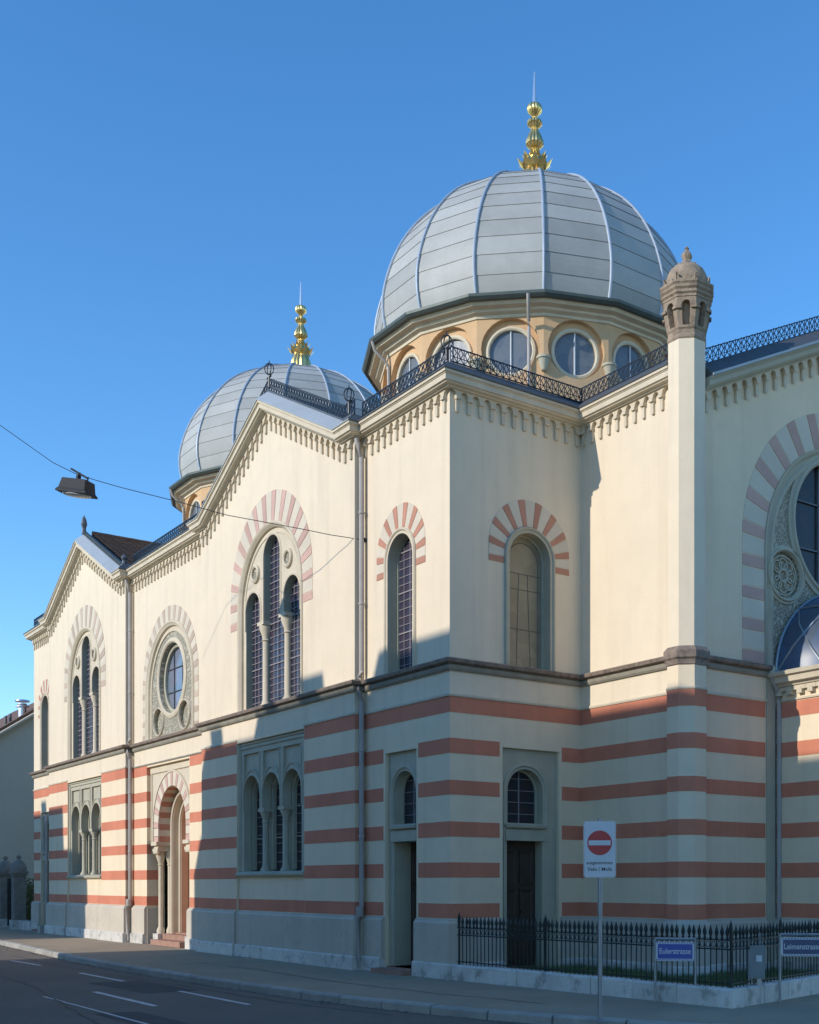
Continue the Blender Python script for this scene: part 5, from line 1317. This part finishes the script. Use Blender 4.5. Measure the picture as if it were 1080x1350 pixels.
# ------------------------------------------------------------------ the houses across the street (behind the photographer) that shade the lower facade
def house(label, x0, x1, yf, yr, zr, m, roof_slope=.62, chimneys=(), wins=True):
    t = thing('town_house', label, 'house'); ze = zr - (yf - yr) * roof_slope
    mb = MB(); yb = 2 * yr - yf
    prof = [(yf, 0), (yf, ze), (yr, zr), (yb, ze), (yb, 0)]; n = 5
    mb.add([(x0, y, z) for y, z in prof] + [(x1, y, z) for y, z in prof], [tuple(range(n)), tuple(range(2 * n - 1, n - 1, -1))] + [(i, (i + 1) % n, n + (i + 1) % n, n + i) for i in range(n)])
    ob('wall', mb, m, t)
    mb = MB()
    for (a, b) in (((yf + .3, ze - .3 * roof_slope + .02), (yr, zr + .02)), ((yr, zr + .02), (yb - .3, ze - .3 * roof_slope + .02))):
        v = [(x0, *a), (x1, *a), (x1, *b), (x0, *b)]; v += [(x, y, z + .1) for x, y, z in v]
        mb.add(v, [(0, 1, 2, 3), (4, 5, 6, 7), (0, 1, 5, 4), (1, 2, 6, 5), (2, 3, 7, 6), (3, 0, 4, 7)])
    ob('roof', mb, 'tile', t)
    for (cx_, w_, h) in chimneys:
        mb = MB(); mb.box(cx_ - w_ / 2, cx_ + w_ / 2, yr - .35, yr + .35, zr - .8, zr + h); mb.box(cx_ - w_ / 2 - .06, cx_ + w_ / 2 + .06, yr - .41, yr + .41, zr + h, zr + h + .08); ob('chimney', mb, 'pillar', t)
    if wins:
        nfl = max(1, int(ze // 3.0)); nx_ = max(1, int((x1 - x0) // 2.2))
        frh = Fr((0, yf), (-1, 0))
        for j in range(nfl):
            for i in range(nx_):
                u = -(x0 + (x1 - x0) * (i + .5) / nx_); z = 1.0 + 3.0 * j
                if z + 1.6 > ze: continue
                mb = MB(); sweep(mb, frh, rect(u - .5, u + .5, z, z + 1.5), [(0, 0), (0, .05), (-.1, .05), (-.1, .0)], vertical=False, closed=True); wn = ob('window', mb, 'sign_white', t)
                mb = MB(); plate(mb, frh, rect(u - .48, u + .48, z + .02, z + 1.48), d1=.01, rim=False); ob('pane', mb, 'glass_low', wn)
    return t
SY_ = .095; YR = -19.0; YF = -14.2; TE = .42
def bx(xs): return xs + SY_ * YR          # facade x -> ridge x
def bz(zs): return zs - TE * YR           # facade z -> ridge z
house('tall pale house across the street behind the photographer, opposite the corner bay', bx(-2.55), 11.0, YF, YR, bz(6.10), 'pale_wall', chimneys=())
house('grey house across the street with two chimneys, lower than its neighbour', bx(-7.75), bx(-2.57), YF, YR, bz(5.36), 'far_wall', chimneys=((bx(-5.0), .9, .38), (bx(-6.9), .5, .3)))
house('low fronted house across the street, opposite the pavilion window', bx(-10.9), bx(-7.77), YF, YR, bz(4.86), 'pale_wall', chimneys=((bx(-10.2), .6, .3),))
house('flat annex across the street, opposite the portal', bx(-11.75), bx(-10.92), YF, YR, bz(2.8), 'far_wall', wins=False)
house('small shed across the street, beside the sunny gap', bx(-21.9), bx(-20.9), YF, YR, bz(1.75), 'far_wall', wins=False)
house('narrow house across the street, far side of the sunny gap', bx(-23.3), bx(-21.92), YF, YR, bz(2.62), 'pale_wall', wins=False)
house('farther pale house across the street', bx(-38), bx(-23.4), YF, YR, bz(4.05), 'pale_wall', chimneys=((bx(-26.5), .5, .3),))

# unseen houses added along the side street to dim and warm the shaded front's fill
def fill_house(label, y0, y1, x0, h, m):
    t = thing('town_house', label, 'house')
    mb = MB(); xr = x0 + 5.5; prof = [(x0, 0), (x0, h), (xr, h + 3.6), (x0 + 11, h), (x0 + 11, 0)]; n = 5
    mb.add([(x, y0, z) for x, z in prof] + [(x, y1, z) for x, z in prof], [tuple(range(n)), tuple(range(2 * n - 1, n - 1, -1))] + [(i, (i + 1) % n, n + (i + 1) % n, n + i) for i in range(n)])
    ob('wall', mb, m, t)
    for sx in (-1, 1):
        mb = MB(); xe = xr + sx * 5.9; ze = h - .26
        v = [(xe, y0, ze), (xe, y1, ze), (xr, y1, h + 3.62), (xr, y0, h + 3.62)]; v += [(x, y, z + .12) for x, y, z in v]
        mb.add(v, [(0, 1, 2, 3), (4, 5, 6, 7), (0, 1, 5, 4), (1, 2, 6, 5), (2, 3, 7, 6), (3, 0, 4, 7)]); ob('roof', mb, 'tile', t)
    fr = Fr((x0, 0), (0, -1))
    for j in range(int(h // 3.1)):
        for i in range(int((y1 - y0) // 2.4)):
            u = -(y0 + 1.3 + 2.4 * i); z = 1.0 + 3.1 * j
            mb = MB(); sweep(mb, fr, rect(u - .5, u + .5, z, z + 1.6), [(0, 0), (0, .05), (-.1, .05), (-.1, 0)], vertical=False, closed=True); ob('window', mb, 'sign_white', t)
            mb = MB(); plate(mb, fr, rect(u - .48, u + .48, z + .02, z + 1.58), d1=.01, rim=False); ob('pane', mb, 'glass_low', t)
fill_house('added unseen ochre corner house across the side street, toning the fill', -7.5, 8.0, 27.0, 6.2, 'warm_house')
fill_house('added unseen second house across the side street, farther along, toning the fill', 8.0, 26.0, 27.0, 7.0, 'warm_house')

# street wear: asphalt repairs, drain covers
rw = random.Random(11)
def patch(name, pts, m, z, parent=None, **kw):
    mb = MB(); mb.add([(x, y, z) for x, y in pts], [tuple(range(len(pts)))]); return ob(name, mb, m, parent, **kw)
M['patch'] = mat('darker_asphalt_repair', (.095, .085, .075), .95, var=.2, vscale=2, bump=.6, bscale=60)
M['crack'] = mat('tar_seam', (.04, .037, .035), .7)
rp = bpy.data.objects.new('asphalt_repairs', None); col.objects.link(rp); rp['kind'] = 'structure'
patch('repair_patch', [(-4.6, -4.9), (-1.9, -4.75), (-1.8, -3.9), (-4.5, -3.95)], 'patch', ROADZ + .004, rp)
patch('repair_patch', [(.8, -6.4), (4.4, -6.3), (4.5, -5.75), (.9, -5.8)], 'patch', ROADZ + .004, rp)

for path in ([(-14, -3.9), (-9, -4.05), (-3, -3.75), (1, -3.62), (3.5, -3.2)], [(-9, -5.7), (-4, -5.9), (1, -6.6), (4, -6.9)], [(-7, -1.9), (-4, -1.75), (-1, -1.9), (2, -1.7), (4.5, -1.3)]):
    q = resample(path, .35); zz = .005 if path[0][1] > -2 else ROADZ + .006
    L_ = [(x + rw.uniform(-.03, .03), y + rw.uniform(-.03, .03)) for x, y in q]
    mb = MB(); mb.add([(x, y - .012, zz) for x, y in L_] + [(x, y + .012, zz) for x, y in L_], [(i, i + 1, len(L_) + i + 1, len(L_) + i) for i in range(len(L_) - 1)]); ob('tar_seam', mb, 'crack', rp)
